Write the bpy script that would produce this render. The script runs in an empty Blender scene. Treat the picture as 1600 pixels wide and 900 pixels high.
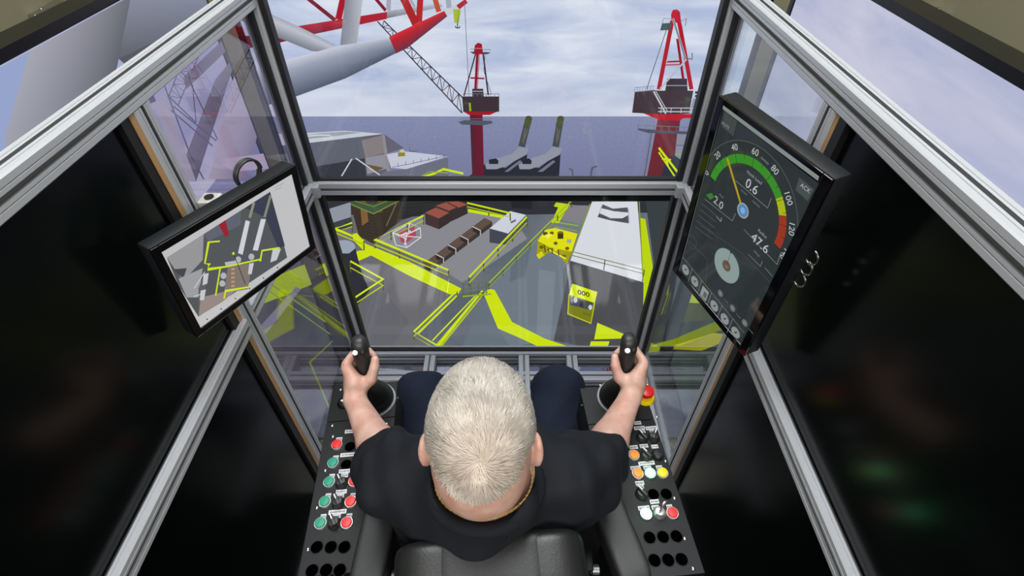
import bpy, bmesh, math, random
import numpy as np
from mathutils import Vector, Matrix
from mathutils.geometry import tessellate_polygon

random.seed(7)
rng = np.random.default_rng(11)
C = bpy.context.scene.collection
SC = bpy.context.scene

# ------------------------------------------------------------------ camera
CAM = Vector((0, 0, 2.25))
PITCH = math.radians(44)
FPX = 809.0
cam = bpy.data.cameras.new('camera')
cam.sensor_width = 36
cam.lens = 36 * FPX / 1600
cam.clip_start = 0.02
camo = bpy.data.objects.new('camera', cam)
C.objects.link(camo)
camo.location = CAM
camo.rotation_euler = (math.pi / 2 - PITCH, 0, 0)
SC.camera = camo

# ------------------------------------------------------------------ light / exposure
SC.view_settings.view_transform = 'Standard'
SC.view_settings.look = 'None'
SC.view_settings.exposure = 0.0
SC.view_settings.gamma = 1.0
SC.view_settings.use_curve_mapping = False
w = bpy.data.worlds.new('world')
SC.world = w
w.use_nodes = True
w.node_tree.nodes['Background'].inputs[0].default_value = (0.9, 0.95, 1, 1)
w.node_tree.nodes['Background'].inputs[1].default_value = 0.2


def area(name, loc, sx, sy, power, col, target):
    l = bpy.data.lights.new(name, 'AREA')
    l.shape = 'RECTANGLE'
    l.size, l.size_y = sx, sy
    l.energy = power
    l.color = col
    o = bpy.data.objects.new(name, l)
    C.objects.link(o)
    o.location = loc
    d = Vector(target) - Vector(loc)
    o.rotation_euler = d.to_track_quat('-Z', 'Y').to_euler()
    return o


area('ceiling_light', (0.0, -0.1, 4.92), 2.4, 1.2, 20, (0.95, 0.98, 1), (0, -0.1, 0))
area('ceiling_light', (0.0, 1.6, 4.92), 2.4, 1.2, 160, (0.95, 0.98, 1), (0, 1.6, 0))  # extra panel added to brighten the front rails and floor frame
area('added_rear_light', (0.0, -2.3, 3.1), 2.8, 1.2, 110, (1, 0.97, 0.92), (0, 1.2, 0.9))  # unseen fill behind the camera, added to brighten rear-facing metal and the backrest
area('ceiling_light', (-1.3, -1.4, 4.92), 1.2, 1.2, 20, (0.95, 0.98, 1), (-0.2, 0.2, 0.9))
area('ceiling_light', (1.3, -1.4, 4.92), 1.2, 1.2, 20, (0.95, 0.98, 1), (0.2, 0.2, 0.9))


# ------------------------------------------------------------------ helpers
def lin(c):
    r = []
    for v in c[:3]:
        v = v / 255.0
        r.append(v / 12.92 if v <= 0.04045 else ((v + 0.055) / 1.055) ** 2.4)
    return (r[0], r[1], r[2], 1.0)


_mats = {}


def mat(name, col, rough=0.5, metal=0.0, emit=0.0, coat=0.0, bump=None, spec=0.5, var=None):
    if name in _mats:
        return _mats[name]
    m = bpy.data.materials.new(name)
    m.use_nodes = True
    nt = m.node_tree
    b = nt.nodes['Principled BSDF']
    c = lin(col)
    b.inputs['Base Color'].default_value = c
    b.inputs['Roughness'].default_value = rough
    b.inputs['Metallic'].default_value = metal
    b.inputs['Specular IOR Level'].default_value = spec
    b.inputs['Coat Weight'].default_value = coat
    if emit:
        b.inputs['Emission Color'].default_value = c
        b.inputs['Emission Strength'].default_value = emit
    tc = nt.nodes.new('ShaderNodeTexCoord')
    if bump:
        n = nt.nodes.new('ShaderNodeTexNoise')
        n.inputs['Scale'].default_value = bump[0]
        n.inputs['Detail'].default_value = 4
        nt.links.new(tc.outputs['Object'], n.inputs['Vector'])
        bp = nt.nodes.new('ShaderNodeBump')
        bp.inputs['Strength'].default_value = bump[1]
        bp.inputs['Distance'].default_value = bump[2] if len(bump) > 2 else 0.002
        nt.links.new(n.outputs['Fac'], bp.inputs['Height'])
        nt.links.new(bp.outputs['Normal'], b.inputs['Normal'])
    if var:
        n = nt.nodes.new('ShaderNodeTexNoise')
        n.inputs['Scale'].default_value = var[0]
        n.inputs['Detail'].default_value = 3
        nt.links.new(tc.outputs['Object'], n.inputs['Vector'])
        rp = nt.nodes.new('ShaderNodeValToRGB')
        rp.color_ramp.elements[0].position = 0.35
        rp.color_ramp.elements[1].position = 0.65
        rp.color_ramp.elements[0].color = c
        rp.color_ramp.elements[1].color = lin(var[1])
        nt.links.new(n.outputs['Fac'], rp.inputs['Fac'])
        nt.links.new(rp.outputs['Color'], b.inputs['Base Color'])
    _mats[name] = m
    return m


M_ALU = mat('aluminium', (176, 179, 185), 0.36, 0.12)
M_ALU2 = mat('aluminium_slot', (112, 113, 116), 0.5, 0.4)
M_GOLD = mat('tan_strip', (176, 138, 92), 0.45)
M_GASKET = mat('black_gasket', (12, 13, 14), 0.5)
M_DARK = mat('black_gloss_panel', (6, 10, 9), 0.2, 0, spec=0.22)
M_BLACK = mat('black_powder_coat', (12, 13, 15), 0.5, bump=(900, 0.15, 0.0005), spec=0.3)
M_BEZEL = mat('black_bezel', (9, 9, 10), 0.35, spec=0.25)
M_HOUSING = mat('monitor_housing', (22, 25, 28), 0.5, spec=0.2)
M_STEEL = mat('steel', (205, 205, 205), 0.25, 1.0)
M_LEATHER = mat('black_leather', (30, 31, 31), 0.38, bump=(260, 0.25, 0.001))
M_RUBBER = mat('black_rubber', (34, 34, 35), 0.45)
M_PAD = mat('grey_armrest_vinyl', (36, 36, 37), 0.5, bump=(700, 0.3, 0.0006))
M_THREAD = mat('stitch_thread', (70, 70, 70), 0.7)
M_SHIRT = mat('black_cotton', (16, 19, 25), 0.85, bump=(35, 0.35, 0.006), spec=0.25)
M_JEANS = mat('navy_denim', (22, 29, 44), 0.85, bump=(30, 0.4, 0.006), spec=0.2)
M_SHOE = mat('black_shoe', (15, 15, 16), 0.5)
M_LABEL = mat('white_label', (205, 205, 208), 0.6)
M_INK = mat('label_ink', (105, 105, 112), 0.7)
M_WHITE = mat('white_plastic', (235, 235, 235), 0.35)
M_HOLE = mat('hole_shade', (1, 1, 1), 1.0, spec=0.0)
M_YELLOW = mat('yellow_plastic', (245, 215, 10), 0.35)
M_REDP = mat('red_plastic', (205, 22, 25), 0.35)
M_RING = mat('button_ring', (190, 190, 190), 0.3, 0.8)
M_GOLDC = mat('gold_chain', (236, 200, 130), 0.35, 0.8)
M_EYE = mat('eye_white', (225, 220, 212), 0.2)

# skin with freckled mottling
M_SKIN = mat('skin', (194, 158, 144), 0.5, bump=(300, 0.2, 0.0008), var=(34, (180, 134, 118)))
M_SKIN.node_tree.nodes['Principled BSDF'].inputs['Subsurface Weight'].default_value = 0.12
M_SKIN.node_tree.nodes['Principled BSDF'].inputs['Subsurface Radius'].default_value = (0.01, 0.004, 0.002)
M_SKIN.node_tree.nodes['Principled BSDF'].inputs['Subsurface Scale'].default_value = 0.5


def glass(name, tint, boost=1.0):
    m = bpy.data.materials.new(name)
    m.use_nodes = True
    nt = m.node_tree
    nt.nodes.clear()
    out = nt.nodes.new('ShaderNodeOutputMaterial')
    mix = nt.nodes.new('ShaderNodeMixShader')
    tr = nt.nodes.new('ShaderNodeBsdfTransparent')
    gl = nt.nodes.new('ShaderNodeBsdfGlossy')
    lw = nt.nodes.new('ShaderNodeLayerWeight')
    lw.inputs['Blend'].default_value = 0.5
    pw = nt.nodes.new('ShaderNodeMath')
    pw.operation = 'POWER'
    pw.inputs[1].default_value = 4.6
    fr = nt.nodes.new('ShaderNodeMath')
    fr.operation = 'MULTIPLY_ADD'
    fr.inputs[1].default_value = 0.96
    fr.inputs[2].default_value = 0.04
    nt.links.new(lw.outputs['Facing'], pw.inputs[0])
    nt.links.new(pw.outputs[0], fr.inputs[0])
    mul = nt.nodes.new('ShaderNodeMath')
    mul.operation = 'MULTIPLY'
    mul.inputs[1].default_value = boost
    tr.inputs['Color'].default_value = tint
    gl.inputs['Roughness'].default_value = 0.01
    nt.links.new(fr.outputs[0], mul.inputs[0])
    nt.links.new(mul.outputs[0], mix.inputs[0])
    nt.links.new(tr.outputs[0], mix.inputs[1])
    nt.links.new(gl.outputs[0], mix.inputs[2])
    nt.links.new(mix.outputs[0], out.inputs[0])
    return m


M_GLASS = glass('clear_acrylic', (0.985, 0.985, 0.985, 1), 1.0)
M_GLASS_L = glass('lilac_acrylic', (0.88, 0.84, 0.90, 1), 1.25)
M_GLASS_R = glass('clear_side_acrylic', (0.9, 0.92, 0.92, 1), 1.25)
M_FLOORGLASS = mat('smoked_floor_acrylic', (178, 180, 186), 0.04, 1.0)


def emis_vc():
    m = bpy.data.materials.new('screen_pixels')
    m.use_nodes = True
    nt = m.node_tree
    nt.nodes.clear()
    out = nt.nodes.new('ShaderNodeOutputMaterial')
    e = nt.nodes.new('ShaderNodeEmission')
    a = nt.nodes.new('ShaderNodeVertexColor')
    a.layer_name = 'Col'
    nt.links.new(a.outputs['Color'], e.inputs['Color'])
    nt.links.new(e.outputs[0], out.inputs[0])
    return m


M_PIX = emis_vc()


def screen_mat(name, horizon=None, sky=((180, 194, 226), (230, 237, 250)), sea=((146, 154, 190), (130, 134, 172)),
               base=(70, 74, 80), base2=(90, 88, 92), ax='Y'):
    """a lit display showing sky over sea, or a plain mottled deck"""
    m = bpy.data.materials.new(name)
    m.use_nodes = True
    nt = m.node_tree
    nt.nodes.clear()
    N = nt.nodes.new
    L = nt.links.new
    out = N('ShaderNodeOutputMaterial')
    e = N('ShaderNodeEmission')
    L(e.outputs[0], out.inputs[0])
    tc = N('ShaderNodeTexCoord')
    mp = N('ShaderNodeMapping')
    mp.inputs['Rotation'].default_value = (0, 0.18, 0) if ax == 'X' else (0.18, 0, 0)
    mp.inputs['Scale'].default_value = (1.1, 1.1, 5.5)
    gp = N('ShaderNodeNewGeometry')
    L(gp.outputs['Position'], mp.inputs[0])
    n = N('ShaderNodeTexNoise')
    n.inputs['Scale'].default_value = 1.9
    n.inputs['Detail'].default_value = 6
    n.inputs['Roughness'].default_value = 0.55
    n.inputs['Distortion'].default_value = 0.5
    L(mp.outputs[0], n.inputs['Vector'])
    if horizon is None:
        n.inputs['Scale'].default_value = 3
        mp.inputs['Scale'].default_value = (1, 1, 1)
        r = N('ShaderNodeValToRGB')
        r.color_ramp.elements[0].color = lin(base)
        r.color_ramp.elements[1].color = lin(base2)
        r.color_ramp.elements[0].position = 0.35
        r.color_ramp.elements[1].position = 0.65
        L(n.outputs['Fac'], r.inputs['Fac'])
        L(r.outputs['Color'], e.inputs['Color'])
        return m
    sp = N('ShaderNodeSeparateXYZ')
    L(gp.outputs['Position'], sp.inputs[0])
    r = N('ShaderNodeValToRGB')
    r.color_ramp.elements[0].color = lin(sky[0])
    r.color_ramp.elements[1].color = lin(sky[1])
    r.color_ramp.elements[0].position = 0.36
    r.color_ramp.elements[1].position = 0.66
    L(n.outputs['Fac'], r.inputs['Fac'])
    # paler haze close to the pictured horizon
    hz = N('ShaderNodeMapRange')
    hz.inputs['From Min'].default_value = horizon
    hz.inputs['From Max'].default_value = horizon + 0.16
    hz.inputs['To Min'].default_value = 0.65
    hz.inputs['To Max'].default_value = 0.0
    L(sp.outputs['Z'], hz.inputs['Value'])
    mh = N('ShaderNodeMixRGB')
    mh.inputs['Color2'].default_value = lin((213, 218, 234))
    L(hz.outputs[0], mh.inputs['Fac'])
    L(r.outputs['Color'], mh.inputs['Color1'])
    # sea
    n2 = N('ShaderNodeTexNoise')
    n2.inputs['Scale'].default_value = 90
    n2.inputs['Detail'].default_value = 2
    L(gp.outputs['Position'], n2.inputs['Vector'])
    sg = N('ShaderNodeMapRange')
    sg.inputs['From Min'].default_value = horizon
    sg.inputs['From Max'].default_value = horizon - 0.3
    L(sp.outputs['Z'], sg.inputs['Value'])
    ms = N('ShaderNodeMixRGB')
    ms.inputs['Color1'].default_value = lin(sea[0])
    ms.inputs['Color2'].default_value = lin(sea[1])
    L(sg.outputs[0], ms.inputs['Fac'])
    mw = N('ShaderNodeMixRGB')
    mw.blend_type = 'MULTIPLY'
    mw.inputs['Fac'].default_value = 0.22
    L(ms.outputs[0], mw.inputs['Color1'])
    L(n2.outputs['Fac'], mw.inputs['Color2'])
    gt = N('ShaderNodeMath')
    gt.operation = 'GREATER_THAN'
    gt.inputs[1].default_value = horizon
    L(sp.outputs['Z'], gt.inputs[0])
    mm = N('ShaderNodeMixRGB')
    L(gt.outputs[0], mm.inputs['Fac'])
    L(mw.outputs[0], mm.inputs['Color1'])
    L(mh.outputs[0], mm.inputs['Color2'])
    L(mm.outputs[0], e.inputs['Color'])
    return m


# ---- objects
def thing(name, label, cat, loc=(0, 0, 0), group=None):
    o = bpy.data.objects.new(name, None)
    o.empty_display_size = 0.05
    C.objects.link(o)
    o.location = loc
    o['label'] = label
    o['category'] = cat
    if group:
        o['group'] = group
    return o


def root_loc(o):
    v = Vector((0, 0, 0))
    while o is not None:
        v += o.location
        o = o.parent
    return v


class MB:
    """collects geometry in world coordinates, then becomes ONE mesh object"""

    def __init__(s):
        s.v, s.f, s.m, s.c, s.mats, s.cur = [], [], [], [], [], 0

    def use(s, m):
        if m not in s.mats:
            s.mats.append(m)
        s.cur = s.mats.index(m)
        return s

    def add(s, vs, fs, cols=None):
        b = len(s.v)
        s.v += [tuple(v) for v in vs]
        for i, f in enumerate(fs):
            s.f.append(tuple(b + k for k in f))
            s.m.append(s.cur)
            s.c.append([cols[k] for k in f] if cols else None)
        return s

    def box(s, lo, hi, bev=0.0, M=None):
        lo, hi = Vector(lo), Vector(hi)
        c, h = (lo + hi) / 2, (hi - lo) / 2
        return s.rbox(c, h, bev, M)

    def rbox(s, c, h, bev=0.0, M=None, seg=2):
        """box with half sizes h, edges rounded"""
        bm = bmesh.new()
        bmesh.ops.create_cube(bm, size=2)
        for v in bm.verts:
            v.co = Vector((v.co.x * h[0], v.co.y * h[1], v.co.z * h[2]))
        if bev > 0:
            bmesh.ops.bevel(bm, geom=bm.edges[:], offset=min(bev, min(h) * 0.95), segments=seg, profile=0.5, affect='EDGES')
        for v in bm.verts:
            p = v.co
            if M is not None:
                p = M @ p
            v.co = p + Vector(c)
        s.bm(bm)
        return s

    def bm(s, bm):
        bm.verts.index_update()
        s.add([v.co for v in bm.verts], [[v.index for v in f.verts] for f in bm.faces])
        bm.free()

    def cyl(s, a, b, ra, rb=None, n=24, caps=True):
        rb = ra if rb is None else rb
        return s.path([a, b], [ra, rb], n, caps)

    def path(s, pts, rad, n=12, caps=True, sx=1.0):
        pts = [Vector(p) for p in pts]
        if not hasattr(rad, '__len__'):
            rad = [rad] * len(pts)
        vs, fs = [], []
        prev = None
        for i, p in enumerate(pts):
            d = (pts[min(i + 1, len(pts) - 1)] - pts[max(i - 1, 0)]).normalized()
            if prev is None:
                up = Vector((0, 0, 1)) if abs(d.z) < 0.9 else Vector((1, 0, 0))
                x = d.cross(up).normalized()
            else:
                x = (prev - d * prev.dot(d)).normalized()
            prev = x
            y = d.cross(x)
            for k in range(n):
                a = 2 * math.pi * k / n
                vs.append(p + (x * math.cos(a) * sx + y * math.sin(a)) * rad[i])
        for i in range(len(pts) - 1):
            for k in range(n):
                k2 = (k + 1) % n
                fs.append((i * n + k, i * n + k2, (i + 1) * n + k2, (i + 1) * n + k))
        if caps:
            fs.append(tuple(reversed(range(n))))
            fs.append(tuple((len(pts) - 1) * n + k for k in range(n)))
        return s.add(vs, fs)

    def lathe(s, c, prof, n=32, axis=None, sx=1.0, sy=1.0):
        """prof = [(r, z)], around c"""
        c = Vector(c)
        R = Vector((0, 0, 1)).rotation_difference(Vector(axis)).to_matrix() if axis is not None else Matrix.Identity(3)
        vs, fs = [], []
        for r, z in prof:
            for k in range(n):
                a = 2 * math.pi * k / n
                vs.append(c + R @ Vector((r * math.cos(a) * sx, r * math.sin(a) * sy, z)))
        for i in range(len(prof) - 1):
            for k in range(n):
                k2 = (k + 1) % n
                fs.append((i * n + k, i * n + k2, (i + 1) * n + k2, (i + 1) * n + k))
        fs.append(tuple(reversed(range(n))))
        fs.append(tuple((len(prof) - 1) * n + k for k in range(n)))
        return s.add(vs, fs)

    def build(s, name, m, parent=None, label=None, smooth=False, kind=None, mods=None):
        me = bpy.data.meshes.new(name)
        off = root_loc(parent) if parent is not None else Vector((0, 0, 0))
        me.from_pydata([Vector(v) - off for v in s.v], [], s.f)
        ms = s.mats if s.mats else [m]
        for x in ms:
            me.materials.append(x)
        me.polygons.foreach_set('material_index', s.m)
        if any(c is not None for c in s.c):
            ca = me.color_attributes.new('Col', 'FLOAT_COLOR', 'CORNER')
            flat = []
            for f, c in zip(s.f, s.c):
                cc = c if c is not None else [(1, 1, 1, 1)] * len(f)
                for q in cc:
                    flat += list(q)
            ca.data.foreach_set('color', flat)
        me.update()
        o = bpy.data.objects.new(name, me)
        C.objects.link(o)
        if parent is not None:
            o.parent = parent
        if smooth:
            me.polygons.foreach_set('use_smooth', [True] * len(me.polygons))
            if smooth != 'all':
                me.set_sharp_from_angle(angle=math.radians(40))
        if label:
            o['label'] = label
        if kind:
            o['kind'] = kind
        return o


def part(name, m, parent, fn, label=None, smooth=False, kind=None):
    b = MB()
    fn(b)
    return b.build(name, m, parent, label, smooth, kind)


# photograph geometry -> places in the cab: a sight line met with a plane of the room
_ct, _st = math.cos(PITCH), math.sin(PITCH)


def sight(u, v):
    a = (450 - v) / FPX
    return Vector(((u - 800) / FPX, _ct + a * _st, -_st + a * _ct))


def on_z(u, v, z):
    r = sight(u, v)
    return CAM + r * ((z - CAM.z) / r.z)


class Plane:
    def __init__(s, p, n, clip=()):
        s.p, s.n, s.clip = Vector(p), Vector(n).normalized(), clip

    def at(s, u, v, lift=0.0):
        r = sight(u, v)
        t = (s.p - CAM).dot(s.n) / r.dot(s.n)
        return CAM + r * t + s.n * lift


class Pic:
    """flat coloured shapes lying on a display's surface"""
    lift = 0

    def __init__(s, plane, base):
        s.pl = plane
        s.b = MB().use(M_PIX)
        s.base = base
        s.k = 0

    def poly(s, pts, col):
        s.k += 1
        h = s.base + s.k * 0.00002
        vs = [s.pl.at(u, v, h) for u, v in pts]
        if isinstance(col[0], (int, float)):
            cols = [lin(col)] * len(vs)
        else:
            cols = [lin(c) for c in col]
        # triangulate concave outlines safely
        tris = tessellate_polygon([[Vector((u, v, 0)) for u, v in pts]])
        for tr_ in tris:
            s.put([vs[i] for i in tr_], [cols[i] for i in tr_])
        return s

    def put(s, vs, cols):
        """keep only what falls on the lit area of the display"""
        P = [(Vector(v), Vector(c)) for v, c in zip(vs, cols)]
        for ax, lim, sg in s.pl.clip:
            out = []
            for i in range(len(P)):
                (a, ca), (b, cb) = P[i], P[(i + 1) % len(P)]
                da, db = (a[ax] - lim) * sg, (b[ax] - lim) * sg
                if da >= 0:
                    out.append((a, ca))
                if (da < 0) != (db < 0):
                    t = da / (da - db)
                    out.append((a.lerp(b, t), ca.lerp(cb, t)))
            P = out
            if len(P) < 3:
                return
        s.b.add([q[0] for q in P], [tuple(range(len(P)))], [tuple(q[1]) for q in P])

    def line(s, pts, wd, col):
        s.k += 1
        h = s.base + s.k * 0.00002
        n = len(pts)
        L, R = [], []
        for i in range(n):
            p = Vector(pts[i])
            a = Vector(pts[max(i - 1, 0)])
            c = Vector(pts[min(i + 1, n - 1)])
            d = (c - a).normalized()
            nn = Vector((-d.y, d.x))
            if 0 < i < n - 1:
                d1 = (p - a).normalized()
                k = abs(d1.dot(d))
                nn = nn / max(k, 0.5)
            L.append(p + nn * wd / 2)
            R.append(p - nn * wd / 2)
        vs = [s.pl.at(q.x, q.y, h) for q in L] + [s.pl.at(q.x, q.y, h) for q in R]
        for i in range(n - 1):
            s.put([vs[i], vs[i + 1], vs[n + i + 1], vs[n + i]], [lin(col)] * 4)
        return s

    def tube(s, top, bot, edge, mid, low):
        """a shaded pictured pipe between two outlines"""
        n = len(top)
        rows = [0, .3, .68, 1]
        cl = [edge, mid, tuple((a + b) / 2 for a, b in zip(mid, low)), low]
        for r in range(3):
            for i in range(n - 1):
                q = []
                for (j, rr) in ((i, r), (i + 1, r), (i + 1, r + 1), (i, r + 1)):
                    t = rows[rr]
                    q.append((top[j][0] * (1 - t) + bot[j][0] * t, top[j][1] * (1 - t) + bot[j][1] * t))
                s.poly(q, [cl[r], cl[r], cl[r + 1], cl[r + 1]])
                s.k -= 1
        s.k += 1
        return s

    def ell(s, u, v, ru, rv, col, n=28, rot=0):
        c, d = math.cos(rot), math.sin(rot)
        return s.poly([(u + c * ru * math.cos(a) - d * rv * math.sin(a), v + d * ru * math.cos(a) + c * rv * math.sin(a))
                       for a in [2 * math.pi * i / n for i in range(n)]], col)

    def lattice(s, a0, a1, b0, b1, n, wd, col, w2=None):
        w2 = w2 or wd * 0.6
        s.line([a0, a1], wd, col)
        s.line([b0, b1], wd, col)
        z = []
        for i in range(n + 1):
            t = i / n
            p, q = (a0, a1) if i % 2 == 0 else (b0, b1)
            z.append((p[0] + (q[0] - p[0]) * t, p[1] + (q[1] - p[1]) * t))
        for i in range(n):
            s.line([z[i], z[i + 1]], w2, col)
        for i in range(1, n):
            t = i / n
            s.line([(a0[0] + (a1[0] - a0[0]) * t, a0[1] + (a1[1] - a0[1]) * t),
                    (b0[0] + (b1[0] - b0[0]) * t, b0[1] + (b1[1] - b0[1]) * t)], w2 * .8, col)
        return s

    def done(s, name, parent, label=None):
        return s.b.build(name, None, parent, label)


def text_mesh(b, txt, origin, ex, ey, size, m=None, col=None, align='CENTER', bold=0.0):
    cu = bpy.data.curves.new('txt', 'FONT')
    cu.body = txt
    cu.size = 1.0
    cu.align_x = align
    cu.align_y = 'CENTER'
    cu.offset = bold
    cu.resolution_u = 3
    to = bpy.data.objects.new('txt', cu)
    C.objects.link(to)
    dg = bpy.context.evaluated_depsgraph_get()
    me = bpy.data.meshes.new_from_object(to.evaluated_get(dg))
    vs = [Vector(origin) + Vector(ex) * v.co.x * size + Vector(ey) * v.co.y * size for v in me.vertices]
    fs = [tuple(p.vertices) for p in me.polygons]
    if m is not None:
        b.use(m)
    b.add(vs, fs, [lin(col)] * len(vs) if col else None)
    bpy.data.objects.remove(to)
    bpy.data.meshes.remove(me)
    bpy.data.curves.remove(cu)


def struct(o):
    o['kind'] = 'structure'
    return o


# ------------------------------------------------------------------ room
M_WALL = mat('beige_wall', (130, 126, 103), 0.9, bump=(60, 0.1))
M_FLOOR = mat('grey_carpet', (58, 58, 60), 0.95, bump=(400, 0.4), var=(60, (48, 48, 50)))
M_CEIL = mat('white_ceiling', (225, 222, 215), 0.9)
RX0, RX1, RY0, RY1, RZ = -2.3, 2.2, -2.6, 2.9, 5.0
GZ = -0.15      # room floor
struct(part('floor', M_FLOOR, None, lambda b: b.box((RX0, RY0, GZ - 0.1), (RX1, RY1, GZ))))
struct(part('ceiling', M_CEIL, None, lambda b: b.box((RX0, RY0, RZ), (RX1, RY1, RZ + 0.1))))
struct(part('wall_left', M_WALL, None, lambda b: b.box((RX0 - 0.1, RY0, GZ), (RX0, RY1, RZ))))
struct(part('wall_right', M_WALL, None, lambda b: b.box((RX1, RY0, GZ), (RX1 + 0.1, RY1, RZ))))
struct(part('wall_front', M_WALL, None, lambda b: b.box((RX0, RY1, GZ), (RX1, RY1 + 0.1, RZ))))
struct(part('wall_back', M_WALL, None, lambda b: b.box((RX0, RY0 - 0.1, GZ), (RX1, RY0, RZ))))

# ------------------------------------------------------------------ cab frame
XL, XR, YF, YB = -0.640, 0.551, 1.400, -1.0
ZT, ZM, ZB = 1.890, 1.347, 0.512
Y2 = 0.832
S = 0.0225
cab = thing('simulator_cab', 'open aluminium profile cab around the seated operator, with clear front panes and black side panels',
            'cab frame', (-0.045, 0.2, -0.15))


def profile(b, a, c, s=S, axis=None):
    """slotted square aluminium extrusion from a to c (axis aligned)"""
    a, c = Vector(a), Vector(c)
    d = (c - a)
    ax = max(range(3), key=lambda i: abs(d[i]))
    o = [i for i in range(3) if i != ax]
    g = 0.0042   # half slot
    dp = 0.0055
    e = 0.0025
    q = []
    # a grooved outline: each side carries one T slot and two shallow lines
    side = [(-s + e, -s), (-s * .52, -s), (-s * .50, -s + .0016), (-s * .44, -s + .0016), (-s * .42, -s),
            (-g, -s), (-g, -s + dp), (g, -s + dp), (g, -s),
            (s * .42, -s), (s * .44, -s + .0016), (s * .50, -s + .0016), (s * .52, -s), (s - e, -s)]
    for r in range(4):
        for x, y in side:
            for _ in range(r):
                x, y = -y, x
            q.append((x, y))
    n = len(q)
    vs = []
    for end in (a, c):
        for x, y in q:
            v = Vector(end)
            v[o[0]] += x
            v[o[1]] += y
            vs.append(v)
    b.use(M_ALU)
    fs, slot = [], []
    for i in range(n):
        j = (i + 1) % n
        f = (i, j, n + j, n + i)
        if i % 14 in (5, 6, 7):
            slot.append(f)
        else:
            fs.append(f)
    fs.append(tuple(range(n)))
    fs.append(tuple(reversed(range(n, 2 * n))))
    b.add(vs, fs)
    b.use(M_ALU2)
    b.add(vs, slot)


def prof(name, a, c, label=None):
    o = part(name, M_ALU, cab, lambda b: profile(b, a, c), label)
    return o


prof('corner_post', (XL, YF, GZ), (XL, YF, 1.96), 'front left aluminium corner post')
prof('corner_post', (XR, YF, GZ), (XR, YF, 1.96), 'front right aluminium corner post')
prof('side_post', (XL, Y2, GZ), (XL, Y2, ZT - S), 'left side post between clear pane and black panel')
prof('side_post', (XR, Y2, GZ), (XR, Y2, ZT - S), 'right side post between clear pane and black panel')
prof('rear_post', (XL, YB, GZ), (XL, YB, ZT - S))
prof('rear_post', (XR, YB, GZ), (XR, YB, ZT - S))
prof('top_rail', (XL, YF - S, ZT), (XL, YB - S, ZT), 'upper left aluminium side rail')
prof('top_rail', (XR, YF - S, ZT), (XR, YB - S, ZT), 'upper right aluminium side rail')
prof('middle_rail', (XL, YF - S, ZM), (XL, Y2 + S, ZM))
prof('middle_rail', (XR, YF - S, ZM), (XR, Y2 + S, ZM))
prof('middle_rail', (XL + 0.006, Y2 - S, ZM), (XL + 0.006, YB + S, ZM), 'left middle side rail across the black panels')
prof('middle_rail', (XR - 0.006, Y2 - S, ZM), (XR - 0.006, YB + S, ZM), 'right middle side rail across the black panels')
prof('crossbar', (XL + S, YF, ZM), (XR - S, YF, ZM), 'front crossbar between upper and lower panes')
prof('crossbar', (XL + S, YF, ZB), (XR - S, YF, ZB), 'bottom front crossbar')
prof('crossbar', (XL + S, YF, 1.9375), (XR - S, YF, 1.9375))
prof('bottom_rail', (XL, YF - S, ZB), (XL, Y2 + S, ZB))
prof('bottom_rail', (XR, YF - S, ZB), (XR, Y2 + S, ZB))
prof('bottom_rail', (XL, Y2 - S, ZB), (XL, YB + S, ZB))
prof('bottom_rail', (XR, Y2 - S, ZB), (XR, YB + S, ZB))
prof('rear_crossbar', (XL + S, YB, ZT), (XR - S, YB, ZT))
prof('rear_crossbar', (XL + S, YB, ZB), (XR - S, YB, ZB))
ZF = ZB - 0.008
for x in (-0.345, 0.050, 0.252):
    prof('floor_rail', (x, YF - S, ZF), (x, 0.72, ZF))
prof('floor_crossbar', (XL + S, 1.275, ZF - 0.004), (XR - S, 1.275, ZF - 0.004))
part('floor_pane', M_FLOORGLASS, cab, lambda b: b.box((XL + S, 0.80, 0.478), (XR - S, YF - S, 0.488)), 'dark glossy floor pane')
part('floor_plate', mat('black_floor_mat', (14, 14, 15), 0.9, spec=0.15, bump=(300, .4)), cab, lambda b: b.box((XL + S, YB + S, 0.478), (XR - S, 0.80, 0.488)), 'matt black floor plate')


def pane(m, lo, hi, label):
    return part('glass_pane', m, cab, lambda b: b.box(lo, hi), label)


pane(M_GLASS, (XL + S, YF - 0.003, ZM + S), (XR - S, YF + 0.003, 1.915), 'clear upper front pane')
pane(M_GLASS, (XL + S, YF - 0.003, ZB + S), (XR - S, YF + 0.003, ZM - S), 'clear lower front pane')
pane(M_GLASS_L, (XL - 0.003, Y2 + S, ZM + S), (XL + 0.003, YF - S, ZT - S), 'upper left side pane with lilac sheen')
pane(M_GLASS_L, (XL - 0.003, Y2 + S, ZB + S), (XL + 0.003, YF - S, ZM - S), 'lower left side pane')
pane(M_GLASS_R, (XR - 0.003, Y2 + S, ZM + S), (XR + 0.003, YF - S, ZT - S), 'upper right side pane')
pane(M_GLASS_R, (XR - 0.003, Y2 + S, ZB + S), (XR + 0.003, YF - S, ZM - S), 'lower right side pane')


def gasket(b, axis, lo, hi):
    b.box(lo, hi)


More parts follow.
